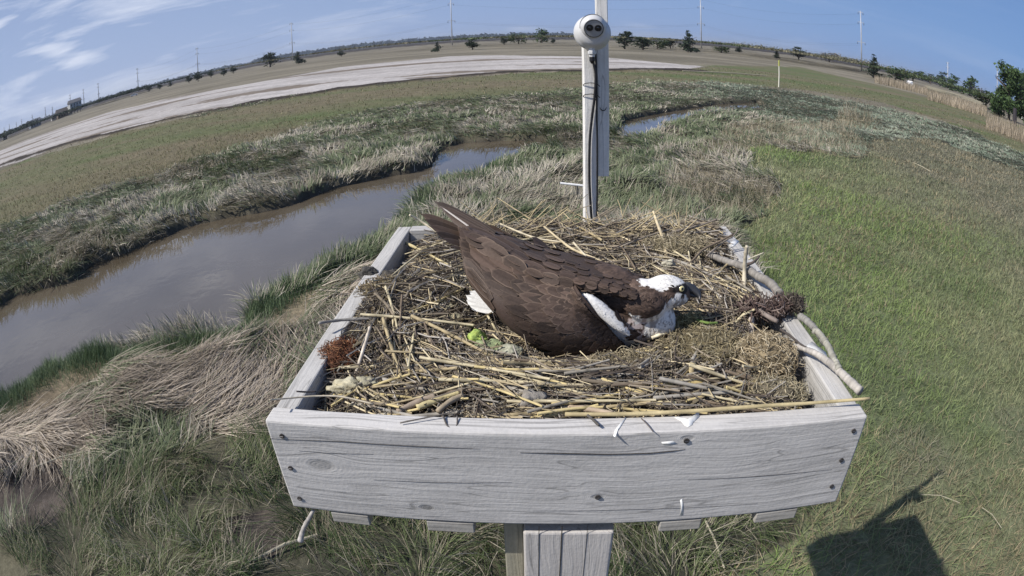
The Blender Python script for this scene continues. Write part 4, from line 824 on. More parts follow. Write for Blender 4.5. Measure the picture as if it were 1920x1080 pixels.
stick('driftwood_branch', [(1330,478,-.515),(1341,482,-.503),(1363,490,-.494),(1396,501,-.488),(1420,517,-.487),(1443,530,-.487),(1462,551,-.492)], .0070, .0105, W0, 'thick grey driftwood branch lying over the right rim of the nest', rough=.1)
stick('driftwood_branch', [(1470,644,-.535),(1490,648,-.50),(1506,653,-.494),(1531,664,-.494),(1560,684,-.496),(1587,709,-.499),(1612,733,-.50)], .0035, .0085, W1, 'whitish forked branch lying along the right board near its front end')
stick('driftwood_branch', [(1526,620,-.497),(1537,626,-.495),(1552,648,-.492),(1563,672,-.492),(1573,692,-.493)], .0060, .0065, (.36,.345,.29), 'short lichen spotted fork above the whitish branch on the right board')
stick('driftwood_branch', [(1500,592,-.50),(1518,606,-.499),(1532,622,-.50),(1548,645,-.503)], .0075, .0060, (.26,.25,.23), 'dark grey branch piece on the outer edge of the right board')
stick('twig', [(1278,508,-.50),(1300,487,-.492),(1320,467,-.485),(1350,452,-.475),(1374,440,-.465)], .0030, .0024, BRN_, 'long dark twig slanting up to the back right corner')
stick('twig', [(1325,480,-.495),(1345,463,-.487),(1362,450,-.480),(1378,440,-.470),(1384,428,-.462)], .0026, .0018, (.25,.21,.17), 'forked dark twig close under the long slanting one at the corner')
stick('reed_piece', [(1395,556,-.53),(1396,512,-.49),(1398,480,-.45),(1401,461,-.425)], .0052, .0046, (.55,.49,.37), 'upright split pale reed leaning over the right rim', rough=.2)
stick('twig', [(1404,486,-.475),(1418,480,-.47),(1432,474,-.465)], .0022, .0018, (.55,.50,.36), 'short pale twig jutting right past the upright split reed')
stick('twig', [(1398,497,-.478),(1412,492,-.473),(1424,481,-.467)], .0042, .0022, (.14,.11,.09), 'short dark twig below the pale one jutting past the right rim')
stick('reed_piece', [(1225,396,-.435),(1233,420,-.46),(1242,444,-.485),(1250,478,-.51)], .0028, .0050, (.60,.50,.33), 'tall broken reed standing up at the back of the nest')
stick('twig', [(1188,478,-.505),(1225,460,-.498),(1262,436,-.485),(1312,423,-.470),(1345,411,-.452)], .0038, .0028, (.20,.17,.14), 'dark double twig crossing the back rail at its right')
stick('twig', [(1120,488,-.505),(1150,470,-.497),(1200,448,-.490),(1262,428,-.480)], .0034, .0022, (.28,.24,.19), 'dark twig lying along the back rim left of the tall broken reed')
stick('reed_piece', [(760,455,-.53),(800,475,-.522),(845,500,-.515),(868,507,-.512)], .0040, .0034, (.66,.55,.30), 'yellow reed running down right from the back left corner')
stick('reed_piece', [(768,403,-.44),(788,414,-.46),(815,432,-.48),(850,455,-.50)], .0026, .0030, (.58,.52,.38), 'pale reed slanting over the back rail under the tail')
stick('reed_piece', [(1020,425,-.475),(1050,450,-.487),(1075,468,-.492),(1128,490,-.50)], .0026, .0030, (.60,.50,.32), 'pale reed slanting down right behind the bird near the mast')
stick('reed_piece', [(938,420,-.47),(975,436,-.48),(1010,448,-.487),(1060,455,-.492)], .0022, .0026, (.62,.54,.38), 'thin pale reed along the back rim above the wing')
stick('reed_piece', [(1075,455,-.485),(1110,490,-.497),(1150,506,-.50),(1185,514,-.505),(1207,520,-.51)], .0026, .0022, (.66,.58,.42), 'long pale reed ending behind the osprey nape')
stick('twig', [(597,606,-.485),(640,600,-.495),(700,596,-.500),(755,586,-.505),(800,580,-.51)], .0026, .0042, (.33,.31,.28), 'long grey twig lying across the left rim of the nest')
stick('reed_piece', [(664,717,-.54),(675,675,-.51),(686,640,-.485),(694,612,-.463)], .0036, .0026, (.62,.54,.44), 'slender pale stem standing up beside the red moss')
stick('reed_piece', [(680,703,-.532),(705,706,-.529),(735,709,-.529),(771,714,-.530)], .0052, .0048, (.62,.51,.27), 'thick jointed yellow reed just right of the pale driftwood lump')
stick('reed_piece', [(785,700,-.532),(810,708,-.530),(840,721,-.528)], .0046, .0034, (.60,.50,.28), 'split yellow reed pointing down right in front of the osprey')
stick('straw', [(505,750,-.48),(540,747,-.495),(590,743,-.502),(640,744,-.505),(700,758,-.512)], .0015, .0014, (.55,.48,.36), 'long thin straw hanging out over the left front corner')
stick('straw', [(556,734,-.495),(575,735,-.505),(592,734,-.51)], .0016, .0012, (.12,.10,.09), 'short dark straw on the left board near the front')
stick('reed_piece', [(1060,777,-.512),(1160,777,-.505),(1280,772,-.500),(1420,762,-.498),(1530,755,-.497),(1630,747,-.490)], .0034, .0026, (.52,.43,.24), 'very long reed lying along the inner front rim and out past the right corner', rough=.06)
stick('reed_piece', [(1078,744,-.522),(1140,742,-.518),(1200,734,-.514),(1260,722,-.512),(1322,716,-.515)], .0044, .0070, (.54,.43,.20), 'thick golden reed with brown end in the front right of the nest', rough=.08)
stick('reed_piece', [(1188,758,-.516),(1230,757,-.514),(1268,757,-.514)], .0045, .0040, (.68,.58,.34), 'short bright yellow reed by the front rim')
stick('reed_piece', [(1065,764,-.518),(1100,767,-.514),(1150,775,-.512)], .0050, .0036, (.42,.33,.24), 'brownish reed lying by the front rim below the golden one')
stick('reed_piece', [(1023,686,-.53),(1040,697,-.525),(1062,712,-.523),(1082,726,-.522)], .0050, .0044, (.60,.49,.27), 'yellow reed slanting down right below the osprey wing')
stick('reed_piece', [(1075,738,-.522),(1100,718,-.516),(1130,703,-.512),(1160,690,-.512)], .0042, .0030, (.52,.43,.26), 'yellow reed slanting up right below the osprey wing')
stick('reed_piece', [(865,649,-.525),(905,660,-.52),(950,680,-.52),(1002,702,-.522)], .0036, .0032, (.68,.56,.32), 'long yellow reed under the green sponge')
stick('reed_piece', [(745,772,-.522),(790,752,-.518),(815,744,-.516)], .0046, .0058, (.36,.29,.22), 'brown reed slanting up right near the front rim left of centre')
stick('reed_piece', [(782,765,-.52),(820,750,-.516),(862,736,-.515)], .0052, .0050, (.56,.48,.26), 'yellow reed parallel beside the brown slanting one')
stick('reed_piece', [(820,772,-.518),(845,752,-.512),(868,742,-.512)], .0044, .0048, (.38,.31,.22), 'dark yellow reed ending at the front rim left of centre')
stick('twig', [(938,707,-.522),(955,700,-.512),(975,690,-.508),(983,685,-.51)], .0024, .0020, (.07,.06,.055), 'short black twig in front of the osprey')
stick('reed_piece', [(1410,625,-.525),(1409,600,-.51),(1411,578,-.50)], .0058, .0062, (.50,.44,.38), 'short thick ringed reed stub right of the osprey head')
stick('twig', [(1416,573,-.49),(1435,590,-.492),(1458,603,-.494)], .0050, .0046, (.28,.23,.20), 'dark stub lying by the seaweed at the right rim')
stick('reed_piece', [(1352,606,-.51),(1375,607,-.508),(1392,592,-.50),(1416,580,-.49)], .0020, .0024, (.66,.57,.36), 'thin yellow straw bent upward right of the osprey')
stick('reed_piece', [(1384,600,-.505),(1402,580,-.495),(1415,560,-.49)], .0024, .0022, (.68,.60,.40), 'pale straw crossing the bent one at the right')
stick('reed_piece', [(1222,634,-.515),(1240,627,-.51),(1255,622,-.508)], .0034, .0030, (.70,.63,.46), 'pale reed tip lying under the osprey breast')
stick('reed_piece', [(1297,706,-.52),(1298,692,-.505),(1300,681,-.495)], .0052, .0054, (.56,.46,.27), 'upright hollow reed stub in the front right')
stick('twig', [(1464,618,-.497),(1482,630,-.493),(1500,645,-.49),(1512,652,-.49)], .0028, .0020, (.10,.085,.075), 'dark twig lying on the right board by the white dropping')
stick('hanging_twig', [(588,956,-.70),(582,968,-.715),(575,980,-.73),(568,995,-.755),(563,1016,-.775)], .0030, .0055, (.42,.39,.36), 'grey crooked twig hanging beneath the left end of the front board')
stick('curled_strand', [(830,777,-.503),(834,788,-.505),(840,800,-.508),(850,803,-.509),(857,797,-.508),(857,780,-.503)], .0013, .0012, (.10,.09,.085), 'dark curled strand looped over the front rim', cat='strand')
stick('twig', [(1102,779,-.503),(1112,787,-.5015),(1123,798,-.5)], .0022, .0018, (.10,.09,.08), 'short dark twig lying on top of the front board')
stick('straw', [(750,793,-.503),(790,785,-.502),(830,777,-.501),(855,770,-.50)], .0012, .0008, (.16,.14,.12), 'thin dark straw crossing the front rim left of centre')
stick('straw', [(1203,785,-.503),(1212,794,-.5025),(1225,810,-.503)], .0010, .0007, (.12,.10,.09), 'thin dark hair lying across the top of the front board')

# lumps and fibrous clumps
def lump(name, c, rad, col, label, cat, seed, amp=.35, sub_=4, mt=None, cols2=None):
    import bmesh
    bm = bmesh.new(); bmesh.ops.create_icosphere(bm, subdivisions=sub_, radius=1); V_ = []; cs = []
    for v in bm.verts:
        p = v.co.copy(); k = 1+amp*(mnoise.noise(p*1.6+Vector((seed, 0, 0)))*.9+mnoise.noise(p*4+Vector((seed, 3, 0)))*.5+mnoise.noise(p*10+Vector((seed, 3, 7)))*.28)
        V_.append(Vector((p.x*rad[0], p.y*rad[1], p.z*rad[2]))*k+Vector(c)); t = .5+.5*mnoise.noise(p*2.5+Vector((0, seed, 0)))*1.6; t = min(1, max(0, t))
        cc2 = cols2 or tuple(x_*.55 for x_ in col); cs.append([a_*t+b_*(1-t) for a_, b_ in zip(col, cc2)])
    m = MB().add(V_, [tuple(v.index for v in f.verts) for f in bm.faces], cs); bm.free(); o = m.build(name, mt or M_attr, None, True)
    if label: tag(o, label, cat)
    return o
def fibres(name, c, rad, n, ln, r, stops, w, parent=None, bend=.35, flat=1.0):
    d = rng.normal(size=(n, 3)); d /= np.linalg.norm(d, axis=1)[:, None]; p = np.array(c)+d*np.array(rad)*(rng.random((n, 1))**.33); p[:, 2] = np.maximum(p[:, 2], c[2]-rad[2]*.6)
    t = rng.normal(size=(n, 3)); t[:, 2] *= flat; t /= np.linalg.norm(t, axis=1)[:, None]; L_ = U(ln*.5, ln*1.4, n)[:, None]
    return sticks_np(name, p-t*L_/2, p+t*L_/2, np.full(n, r)*U(.6, 1.3, n), rng.normal(0, bend, n), pal(n, stops, w), None, None, parent, 4, 4)
def clump(name, u, v, z, rad, col, stops, w, n, ln, r, label, cat, seed, amp=.3):
    c = PZ(u, v, z); o = lump(name, c, tuple(x_*.86 for x_ in rad), col, label, cat, seed, amp); f = fibres('fibre', (0, 0, 0), tuple(x_*1.12 for x_ in rad), n, ln, r, stops, w); f.location = c; f.parent = o; return o
clump('red_moss', 637, 668, -.522, (.036,.042,.022), (.12,.052,.028), [(.24,.095,.045),(.13,.055,.03),(.34,.17,.08),(.07,.04,.028)], [3, 3, 2, 1.5], 1100, .020, .0006, 'rust red fibrous moss clump by the left board', 'moss', 1, .55)
clump('red_moss', 672, 652, -.535, (.034,.030,.018), (.10,.05,.035), [(.17,.08,.05),(.10,.05,.035),(.06,.04,.03)], [3, 3, 2], 520, .018, .0006, 'duller brown red moss just right of the rust red clump', 'moss', 2)
clump('tan_root_ball', 1437, 672, -.518, (.056,.050,.040), (.30,.24,.15), [(.42,.34,.22),(.30,.24,.15),(.52,.45,.32),(.18,.14,.09)], [3, 3, 2, 1], 2600, .016, .0007, 'big rounded tan fibrous root ball in the right of the nest', 'root ball', 3, .2)
clump('root_mat', 1325, 655, -.520, (.085,.062,.026), (.17,.14,.08), [(.30,.25,.15),(.20,.165,.10),(.40,.35,.23),(.12,.10,.07)], [3, 3, 2, 1], 2600, .018, .0007, 'low olive brown root mat between the breast and the tan root ball', 'root mat', 4, .35)
clump('root_mat', 1296, 612, -.515, (.030,.028,.026), (.20,.18,.09), [(.34,.31,.17),(.24,.21,.11),(.16,.14,.08)], [3, 3, 2], 800, .014, .0007, 'small olive moss tuft touching the osprey throat', 'moss', 5, .3)
clump('root_mat', 1440, 738, -.538, (.070,.032,.024), (.20,.17,.12), [(.34,.30,.20),(.46,.40,.28),(.22,.19,.13)], [3, 2, 2], 1300, .018, .0007, 'grey tan root mat near the front right corner', 'root mat', 6, .35)
clump('root_mat', 1190, 690, -.524, (.085,.040,.018), (.17,.14,.09), [(.30,.25,.16),(.20,.17,.11),(.42,.36,.24)], [3, 3, 2], 1700, .022, .0007, 'flat brown root mat just below the osprey wing tip of breast', 'root mat', 7, .3)
clump('root_mat', 1275, 462, -.506, (.095,.045,.024), (.22,.19,.12), [(.34,.29,.19),(.46,.40,.28),(.22,.18,.12)], [3, 2, 2], 1800, .022, .0008, 'tan root mat at the back right of the nest', 'root mat', 8, .35)
clump('root_mat', 712, 548, -.518, (.045,.050,.022), (.16,.125,.07), [(.32,.26,.15),(.22,.17,.10),(.10,.08,.06)], [3, 3, 2], 1200, .022, .0009, 'olive brown root tangle over the left rim', 'root mat', 9, .4)
clump('seaweed', 1440, 576, -.492, (.052,.014,.006), (.075,.052,.046), [(.12,.082,.070),(.07,.048,.042),(.22,.17,.145)], [3, 2.5, 1.6], 300, .045, .0014, 'dark brown dried seaweed draped over the right rim', 'seaweed', 10, .4)
clump('seaweed', 1490, 570, -.488, (.020,.024,.016), (.07,.06,.05), [(.11,.09,.07),(.05,.04,.035),(.22,.19,.15)], [3, 3, 1], 420, .022, .0009, 'curly dark seaweed knot on the outside of the right rim', 'seaweed', 11, .4)
clump('seaweed', 830, 535, -.520, (.055,.050,.010), (.075,.07,.06), [(.15,.14,.12),(.09,.08,.07),(.24,.22,.18)], [3, 3, 1], 1200, .030, .0007, 'matted grey black eelgrass left of the wing', 'seaweed', 12, .4)
def mud(u, v, z, rad, col, label, seed, amp=.35): return lump('mud_shade_lump', PZ(u, v, z), rad, col, label, 'mud lump', seed, amp)
mud(997, 756, -.520, (.027,.020,.022), (.33,.30,.26), 'rough grey mud lump at the middle of the front rim', 21); mud(1030, 764, -.528, (.022,.014,.012), (.16,.15,.14), 'dark shade lump put in just right of the grey one', 22)  # second lump is the grey one's cast shadow, put in as a dark shape
mud(690, 512, -.512, (.020,.020,.012), (.10,.095,.085), 'black mud lump on the left rim', 23, .5); mud(735, 520, -.520, (.025,.022,.014), (.11,.10,.085), 'dark mud lump inside the left rim', 24, .5)
mud(1340, 606, -.530, (.036,.026,.010), (.055,.055,.06), 'flat dark shade spot put in right of the osprey breast', 25, .3)  # dark shape stands in for the shadow of the osprey's head
mud(830, 600, -.535, (.050,.040,.010), (.13,.105,.08), 'flat brown mud patch left of the wing', 26, .5); mud(745, 640, -.545, (.070,.040,.012), (.075,.06,.05), 'flat dark mud patch in the left of the nest', 27, .5)
mud(1300, 640, -.530, (.024,.018,.016), (.24,.20,.13), 'brown earth lump in front of the osprey throat', 28, .5); mud(1150, 700, -.540, (.070,.020,.008), (.12,.09,.06), 'flat brown earth patch under the yellow reeds', 29, .4)
mud(835, 575, -.522, (.014,.018,.010), (.50,.46,.33), 'pale cream lump left of the white tail feathers', 30, .4); mud(852, 597, -.523, (.018,.013,.008), (.42,.38,.26), 'cream crumb just under the pale lump', 31, .4)
lump('pale_scrap', PZ(1254, 497, -.505), (.015,.010,.013), (.62,.58,.45), 'pale cream scrap standing just behind the osprey crown', 'scrap', 33, .3)
lump('green_sponge', PZ(893, 634, -.520), (.019,.016,.012), (.46,.56,.14), 'bright yellow green sponge lump in front of the wing', 'sponge', 34, .5, cols2=(.28,.40,.12))
lump('green_sponge', PZ(918, 651, -.524), (.030,.018,.011), (.34,.40,.20), 'dull green grey sponge piece between the bright and the whitish ones', 'sponge', 35, .45, cols2=(.22,.26,.15))
lump('green_sponge', PZ(955, 660, -.524), (.020,.016,.011), (.46,.46,.36), 'whitish end of dry sponge nearest the wing', 'sponge', 36, .5, cols2=(.28,.28,.20))
c = PZ(655, 727, -.530); lump('driftwood_lump', c, (.036,.014,.013), (.58,.54,.40), 'pale cream driftwood lump near the front left corner', 'driftwood', 37, .55, cols2=(.36,.32,.21))
lump('driftwood_lump', PZ(688, 722, -.526), (.022,.013,.012), (.50,.47,.34), 'knotted cream driftwood end joined by the yellow reed', 'driftwood', 38, .55, cols2=(.30,.27,.18))
stick('green_sprig', [(1298,596,-.50),(1312,602,-.495),(1330,606,-.495),(1345,606,-.50)], .0016, .0030, (.22,.32,.08), 'small fresh green sprig by the black mud patch', cat='sprig')

# ------------------------------------------------------------------ the osprey
from mathutils.bvhtree import BVHTree
osp = empty('osprey', (.04, 1.05, -.57)); tag(osp, 'brown and white osprey with yellow eye sitting low in the nest facing right', 'bird'); OB = Vector(osp.location)
def ell(m, c, axis, rl, rw, rh, n=20):
    """an ellipsoid with its long axis along axis"""
    z = Vector(axis).normalized(); s_ = z.cross(Vector((0, 0, 1))).normalized(); u_ = s_.cross(z)
    vs = []; fs = []
    for i in range(n+1):
        a = PI*i/n
        for j in range(n):
            b = 2*PI*j/n; vs.append(Vector(c)+z*math.cos(a)*rl+s_*math.sin(a)*math.cos(b)*rw+u_*math.sin(a)*math.sin(b)*rh)
    for i in range(n):
        for j in range(n): fs.append((i*n+j, i*n+(j+1) % n, (i+1)*n+(j+1) % n, (i+1)*n+j))
    m.add(vs, fs)
HC = PZ(1252, 546, -.437); EYE = PZ(1277, 541, -.4225); BT = PZ(1312, 557, -.447); BB = PZ(1288, 543, -.4385)
HA = (BT-HC).normalized()
m = MB(); NK = PZ(1203, 562, -.452); SH_ = PZ(1140, 545, -.452); MB_ = Vector((.015, 1.075, -.465)); RU = Vector((-.075, 1.085, -.425)); TB = Vector((-.140, 1.120, -.392))
ell(m, HC, HA, .0405, .0285, .0300); ell(m, HC+HA*.020+Vector((0, 0, -.004)), HA, .024, .0185, .0180); ell(m, HC.lerp(NK, .45), NK-HC, .040, .030, .0315); ell(m, NK, SH_-NK, .048, .037, .038)
ell(m, PZ(1222, 590, -.488), (.6, -.3, -.6), .052, .036, .040); ell(m, PZ(1195, 596, -.500), (1, -.1, -.2), .055, .045, .045)
ell(m, SH_, (-1, .5, .05), .070, .052, .048); ell(m, PZ(1160, 592, -.500), (-1, .4, 0), .075, .052, .055); ell(m, MB_, RU-SH_, .11, .055, .054); ell(m, Vector((.06, 1.03, -.52)), (-1, .4, 0), .12, .070, .065)
s1, s2 = PZ(1096, 551, -.424), PZ(1181, 628, -.496); ell(m, (s1+s2)/2, s2-s1, (s2-s1).length*.52, .0125, .0125); ell(m, RU, TB-MB_, .085, .040, .040); ell(m, TB, TB-RU, .055, .027, .020)
tmp = m.build('tmp', M_attr); rm = tmp.modifiers.new('r', 'REMESH'); rm.mode = 'VOXEL'; rm.voxel_size = .0038
sm_ = tmp.modifiers.new('s', 'SMOOTH'); sm_.factor = .5; sm_.iterations = 9
dg = bpy.context.evaluated_depsgraph_get(); ev = tmp.evaluated_get(dg); bme = bpy.data.meshes.new_from_object(ev); bpy.data.objects.remove(tmp)
BVX = [v.co.copy() for v in bme.vertices]; BFX = [tuple(p.vertices) for p in bme.polygons]; bvh = BVHTree.FromPolygons(BVX, BFX)
print('body verts', len(BVX))
WHITE = [
 [(1200,522),(1224,517),(1232,511),(1248,506),(1263,507),(1277,516),(1286,526),(1283,533),(1270,535),(1259,540),(1248,548),(1235,546),(1224,538),(1208,538),(1200,530)],
 [(1080,540),(1116,553),(1134,568),(1160,590),(1169,608),(1186,627),(1194,650),(1160,655),(1140,622),(1110,585),(1084,560)],
 [(1177,582),(1190,588),(1204,595),(1199,607),(1194,612),(1186,598)],
 [(1267,549),(1285,552),(1290,562),(1276,577),(1268,596),(1268,616),(1252,628),(1216,640),(1208,624),(1214,598),(1238,588),(1246,573),(1251,563),(1265,554)]]
WP = [np.array(p, float) for p in WHITE]
def plumage(P_):
    """albedo of the plumage at a world point: white crown, throat and breast, brown elsewhere"""
    A_ = np.array(P_).reshape(-1, 3); u, v = project(A_); n = len(A_); j = 3.0*(fbm(u, v, 7, 3, 151)-.5)*3; k = 3.0*(fbm(u, v, 7, 3, 153)-.5)*3
    w = np.zeros(n, bool); grey = np.zeros(n, bool)
    for i, p in enumerate(WP):
        ii = inpoly(p, u+j*.6, v+k*.6); w |= ii
        if i == 3: grey |= ii
    br = pick(None, (.060,.042,.034), (.115,.078,.060), 155, u/30, v/30, .3)
    c = np.where(w[:, None], np.array((.80,.78,.75))*rng.uniform(.9, 1.05, (n, 1)), br)
    st = grey & (fbm(u, v*.35, 4, 2, 157) > .60); c = np.where(st[:, None], np.array((.36,.33,.31)), c)
    mott = inpoly(np.array([(1180,598),(1215,596),(1216,640),(1188,644),(1172,612)], float), u, v) & (~w) ; c = np.where((mott & (fbm(u, v, 6, 2, 159) > .42))[:, None], np.array((.52,.44,.42)), c)
    ey = np.hypot(u-1277, v-541) < 12; c = np.where(ey[:, None] & ~w[:, None], np.array((.022,.018,.016)), c)
    return c
bc = plumage([tuple(p) for p in BVX])
body = MB().add([p-OB for p in BVX], BFX, [tuple(c) for c in bc]).build('body', M_feather, osp, True)

def feather(m, base, dirv, nrm, L_, W, lift, cup, col, edge, na=6, nb_=2, tipr=.5, S=None, asym=0.0):
    """one feather: a curved vane with a paler rim and darker shaft, its tip lifted off the row below"""
    dirv = (dirv-nrm*dirv.dot(nrm)).normalized(); side = nrm.cross(dirv); vs = []; cs = []
    bs = [-1, -.80, -.35, 0, .35, .80, 1]
    for i in range(na+1):
        a = i/na; w = W*.5*min(1, .45+2.2*a)*(1-max(0, (a-(1-tipr))/tipr)**2.4)**.5 if a < 1 else W*.05
        for b in bs:
            p = base+dirv*(a*L_*(1-.06*abs(b)))+side*(b*w*(1+asym*b))+nrm*(lift*(.25+.75*a)-cup*b*b*w)
            vs.append(p); e = abs(b) > .9 or a > .97; c = edge if e else col; k = .72 if b == 0 else (1.0 if b > 0 else .90); cs.append([x_*(k if not e else 1) for x_ in c])
    nb = len(bs); fs = [(i*nb+j, (i+1)*nb+j, (i+1)*nb+j+1, i*nb+j+1) for i in range(na) for j in range(nb-1)]
    m.add([v-OB for v in vs], fs, cs)
rf = random.Random(3)
def brown(k=1.0):
    t = rf.random(); q_ = rf.uniform(.85, 1.15)*k; return [((.064+.075*t)*q_), ((.0455+.049*t)*q_), ((.036+.036*t)*q_)]
# right wing: a control net of (pixel, height) points
NET = [[(1081,553,-.420),(1058,520,-.411),(1010,492,-.401),(932,450,-.372),(867,424,-.352)],
       [(1107,584,-.448),(1073,562,-.433),(1010,540,-.420),(930,490,-.391),(862,440,-.362)],
       [(1141,616,-.486),(1105,615,-.482),(1035,605,-.466),(935,555,-.430),(866,476,-.382)],
       [(1170,646,-.526),(1140,655,-.530),(1065,664,-.536),(948,606,-.474),(876,503,-.402)],
       [(1172,645,-.545),(1135,660,-.552),(1072,668,-.556),(962,622,-.505),(890,525,-.425)]]
NP_ = [[PZ(*c) for c in r_] for r_ in NET]
def cr(P_, t):
    n = len(P_)-1; f = min(max(t, 0), .99999)*n; i = int(f); u_ = f-i; p0 = P_[i-1] if i else P_[0]*2-P_[1]; p1 = P_[i]; p2 = P_[i+1]; p3 = P_[i+2] if i+2 <= n else P_[n]*2-P_[n-1]
    return .5*((2*p1)+(-p0+p2)*u_+(2*p0-5*p1+4*p2-p3)*u_*u_+(-p0+3*p1-3*p2+p3)*u_**3)
def WS(s_, t): return cr([cr(r_, t) for r_ in NP_], s_)
REF = Vector((-.2, -1, .45))
def WNm(s_, t):
    e = .01; a = WS(s_+e if s_ < .98 else s_, t)-WS(s_ if s_ < .98 else s_-e, t); b = WS(s_, t+e if t < .98 else t)-WS(s_, t if t < .98 else t-e); n = a.cross(b).normalized()
    return n if n.dot(REF) > 0 else -n
wing = MB(); ns, nt_ = 26, 40; vs = [WS(i/ns, j/nt_)-WNm(i/ns, j/nt_)*.0006-OB for i in range(ns+1) for j in range(nt_+1)]; vs2 = [v-WNm((k//(nt_+1))/ns, (k % (nt_+1))/nt_)*.006 for k, v in enumerate(vs)]
N1 = len(vs); fs = [(i*(nt_+1)+j, i*(nt_+1)+j+1, (i+1)*(nt_+1)+j+1, (i+1)*(nt_+1)+j) for i in range(ns) for j in range(nt_)]
wing.add(vs+vs2, fs+[tuple(N1+k for k in reversed(f)) for f in fs]+[(j, j+1, N1+j+1, N1+j) for j in range(nt_)]+[((i+1)*(nt_+1), i*(nt_+1), N1+i*(nt_+1), N1+(i+1)*(nt_+1)) for i in range(ns)], (.070,.048,.038))
def wf(s_, t, L_, W, lift, k=1.0, ek=1.0, ds=0.0, tipr=.5, cup=.06):
    p = WS(s_, t); n = WNm(s_, t); t2 = min(1, t+.12); s2 = min(1, max(0, s_+ds*.12)); d = WS(s2, t2)-p
    if d.length < 1e-4: d = WS(s_, t)-WS(s_, t-.05)
    # bend with the wing: keep the tip near the surface
    e = WS(min(1, s_+ds*.3), min(1, t+.3)); nn = (n+WNm(min(1, s_), min(1, t+.2))).normalized(); ek *= rf.uniform(.45, 1.0); ekc = [(.24*ek), (.172*ek), (.128*ek)]
    feather(wing, p+n*.001, d, nn, L_, W, lift, cup, brown(k), ekc, tipr=tipr)
# long flight feathers along the lower edge
for q_, s_ in enumerate(np.linspace(1.0, .30, 15)):
    for t in ((.80, .62, .46, .30) if s_ > .45 else (.80, .64)): wf(s_, t+.015*(q_ % 2), .085 if t > .5 else .10, .019, .0022, .80, .8, 0, .35)
for q_, s_ in enumerate(np.linspace(.98, .22, 13)): wf(s_, .36, .085, .020, .0034, .9, .9, 0, .45)
# tertials and long scapulars over the upper part
for t, L_ in ((.74, .070), (.62, .066), (.50, .062), (.40, .058)):
    for s_ in (.32, .22, .12, .02): wf(s_+rf.uniform(-.02, .02), t+rf.uniform(-.015, .015), L_, .026, .0048, .95, 1.0, .1, .5)
# coverts, row on row, smaller towards the shoulder
for t, L_, W, ns_, k in ((.34,.046,.022,13,1.0),(.285,.040,.020,14,1.1),(.235,.034,.018,16,1.2),(.19,.029,.016,17,1.2),(.15,.024,.0135,19,1.15),(.115,.020,.0115,21,1.05),(.08,.017,.010,23,1.0),(.05,.014,.0085,25,.95),(.022,.012,.0075,27,.9),(.0,.011,.007,28,.85)):
    for i in range(ns_):
        s_ = .97-(i+.5*rf.random())/ns_*.95; wf(max(.0, s_), t+rf.uniform(-.012, .012), L_*rf.uniform(.9, 1.1), W*rf.uniform(.9, 1.1), .0055+.0025*rf.random(), k, 1.15*k, .15, .6, .10)
wing.build('wing', M_feather, osp, True)
NET2 = [[(1210,524,-.452),(1125,500,-.440),(1015,472,-.432),(945,452,-.402),(900,436,-.386)],
        [(1208,518,-.424),(1120,487,-.413),(1012,462,-.406),(945,438,-.386),(900,426,-.371)],
        [(1200,541,-.424),(1110,514,-.406),(1010,487,-.396),(940,452,-.372),(896,434,-.358)],
        [(1194,558,-.430),(1102,532,-.410),(1008,512,-.401),(935,468,-.374),(888,444,-.356)],
        [(1186,565,-.443),(1086,541,-.420),(1004,524,-.410),(930,478,-.381),(884,452,-.361)]]
REF = Vector((0, -.35, 1)); NP_ = [[PZ(*c) for c in r_] for r_ in NET2]
wing = MB(); vs = [WS(i/ns, j/nt_)-WNm(i/ns, j/nt_)*.0006-OB for i in range(ns+1) for j in range(nt_+1)]
wing.add(vs, [(i*(nt_+1)+j, i*(nt_+1)+j+1, (i+1)*(nt_+1)+j+1, (i+1)*(nt_+1)+j) for i in range(ns) for j in range(nt_)], (.060,.042,.033))
for t, L_, W, n_, k in ((.86,.050,.024,5,.95),(.76,.056,.026,5,.95),(.66,.056,.026,6,1.0),(.56,.052,.025,6,1.0),(.47,.044,.023,7,1.0),(.39,.036,.020,8,1.0),(.32,.030,.017,9,1.0),(.26,.025,.015,10,.95),(.20,.021,.013,11,.9),(.15,.018,.011,12,.88),(.10,.015,.0095,13,.85),(.05,.013,.0085,14,.82),(.01,.012,.008,15,.8)):
    for i in range(n_):
        wf(min(.97, max(.03, 1-(i+.2+.6*rf.random())/n_)), max(0, t+rf.uniform(-.014, .014)), L_*rf.uniform(.9, 1.1), W*rf.uniform(1.0, 1.2), .0009+.0004*rf.random(), k, (1.0 if t > .3 else .75)*k, .05, .55, .05)
wing.build('mantle', M_feather, osp, True)
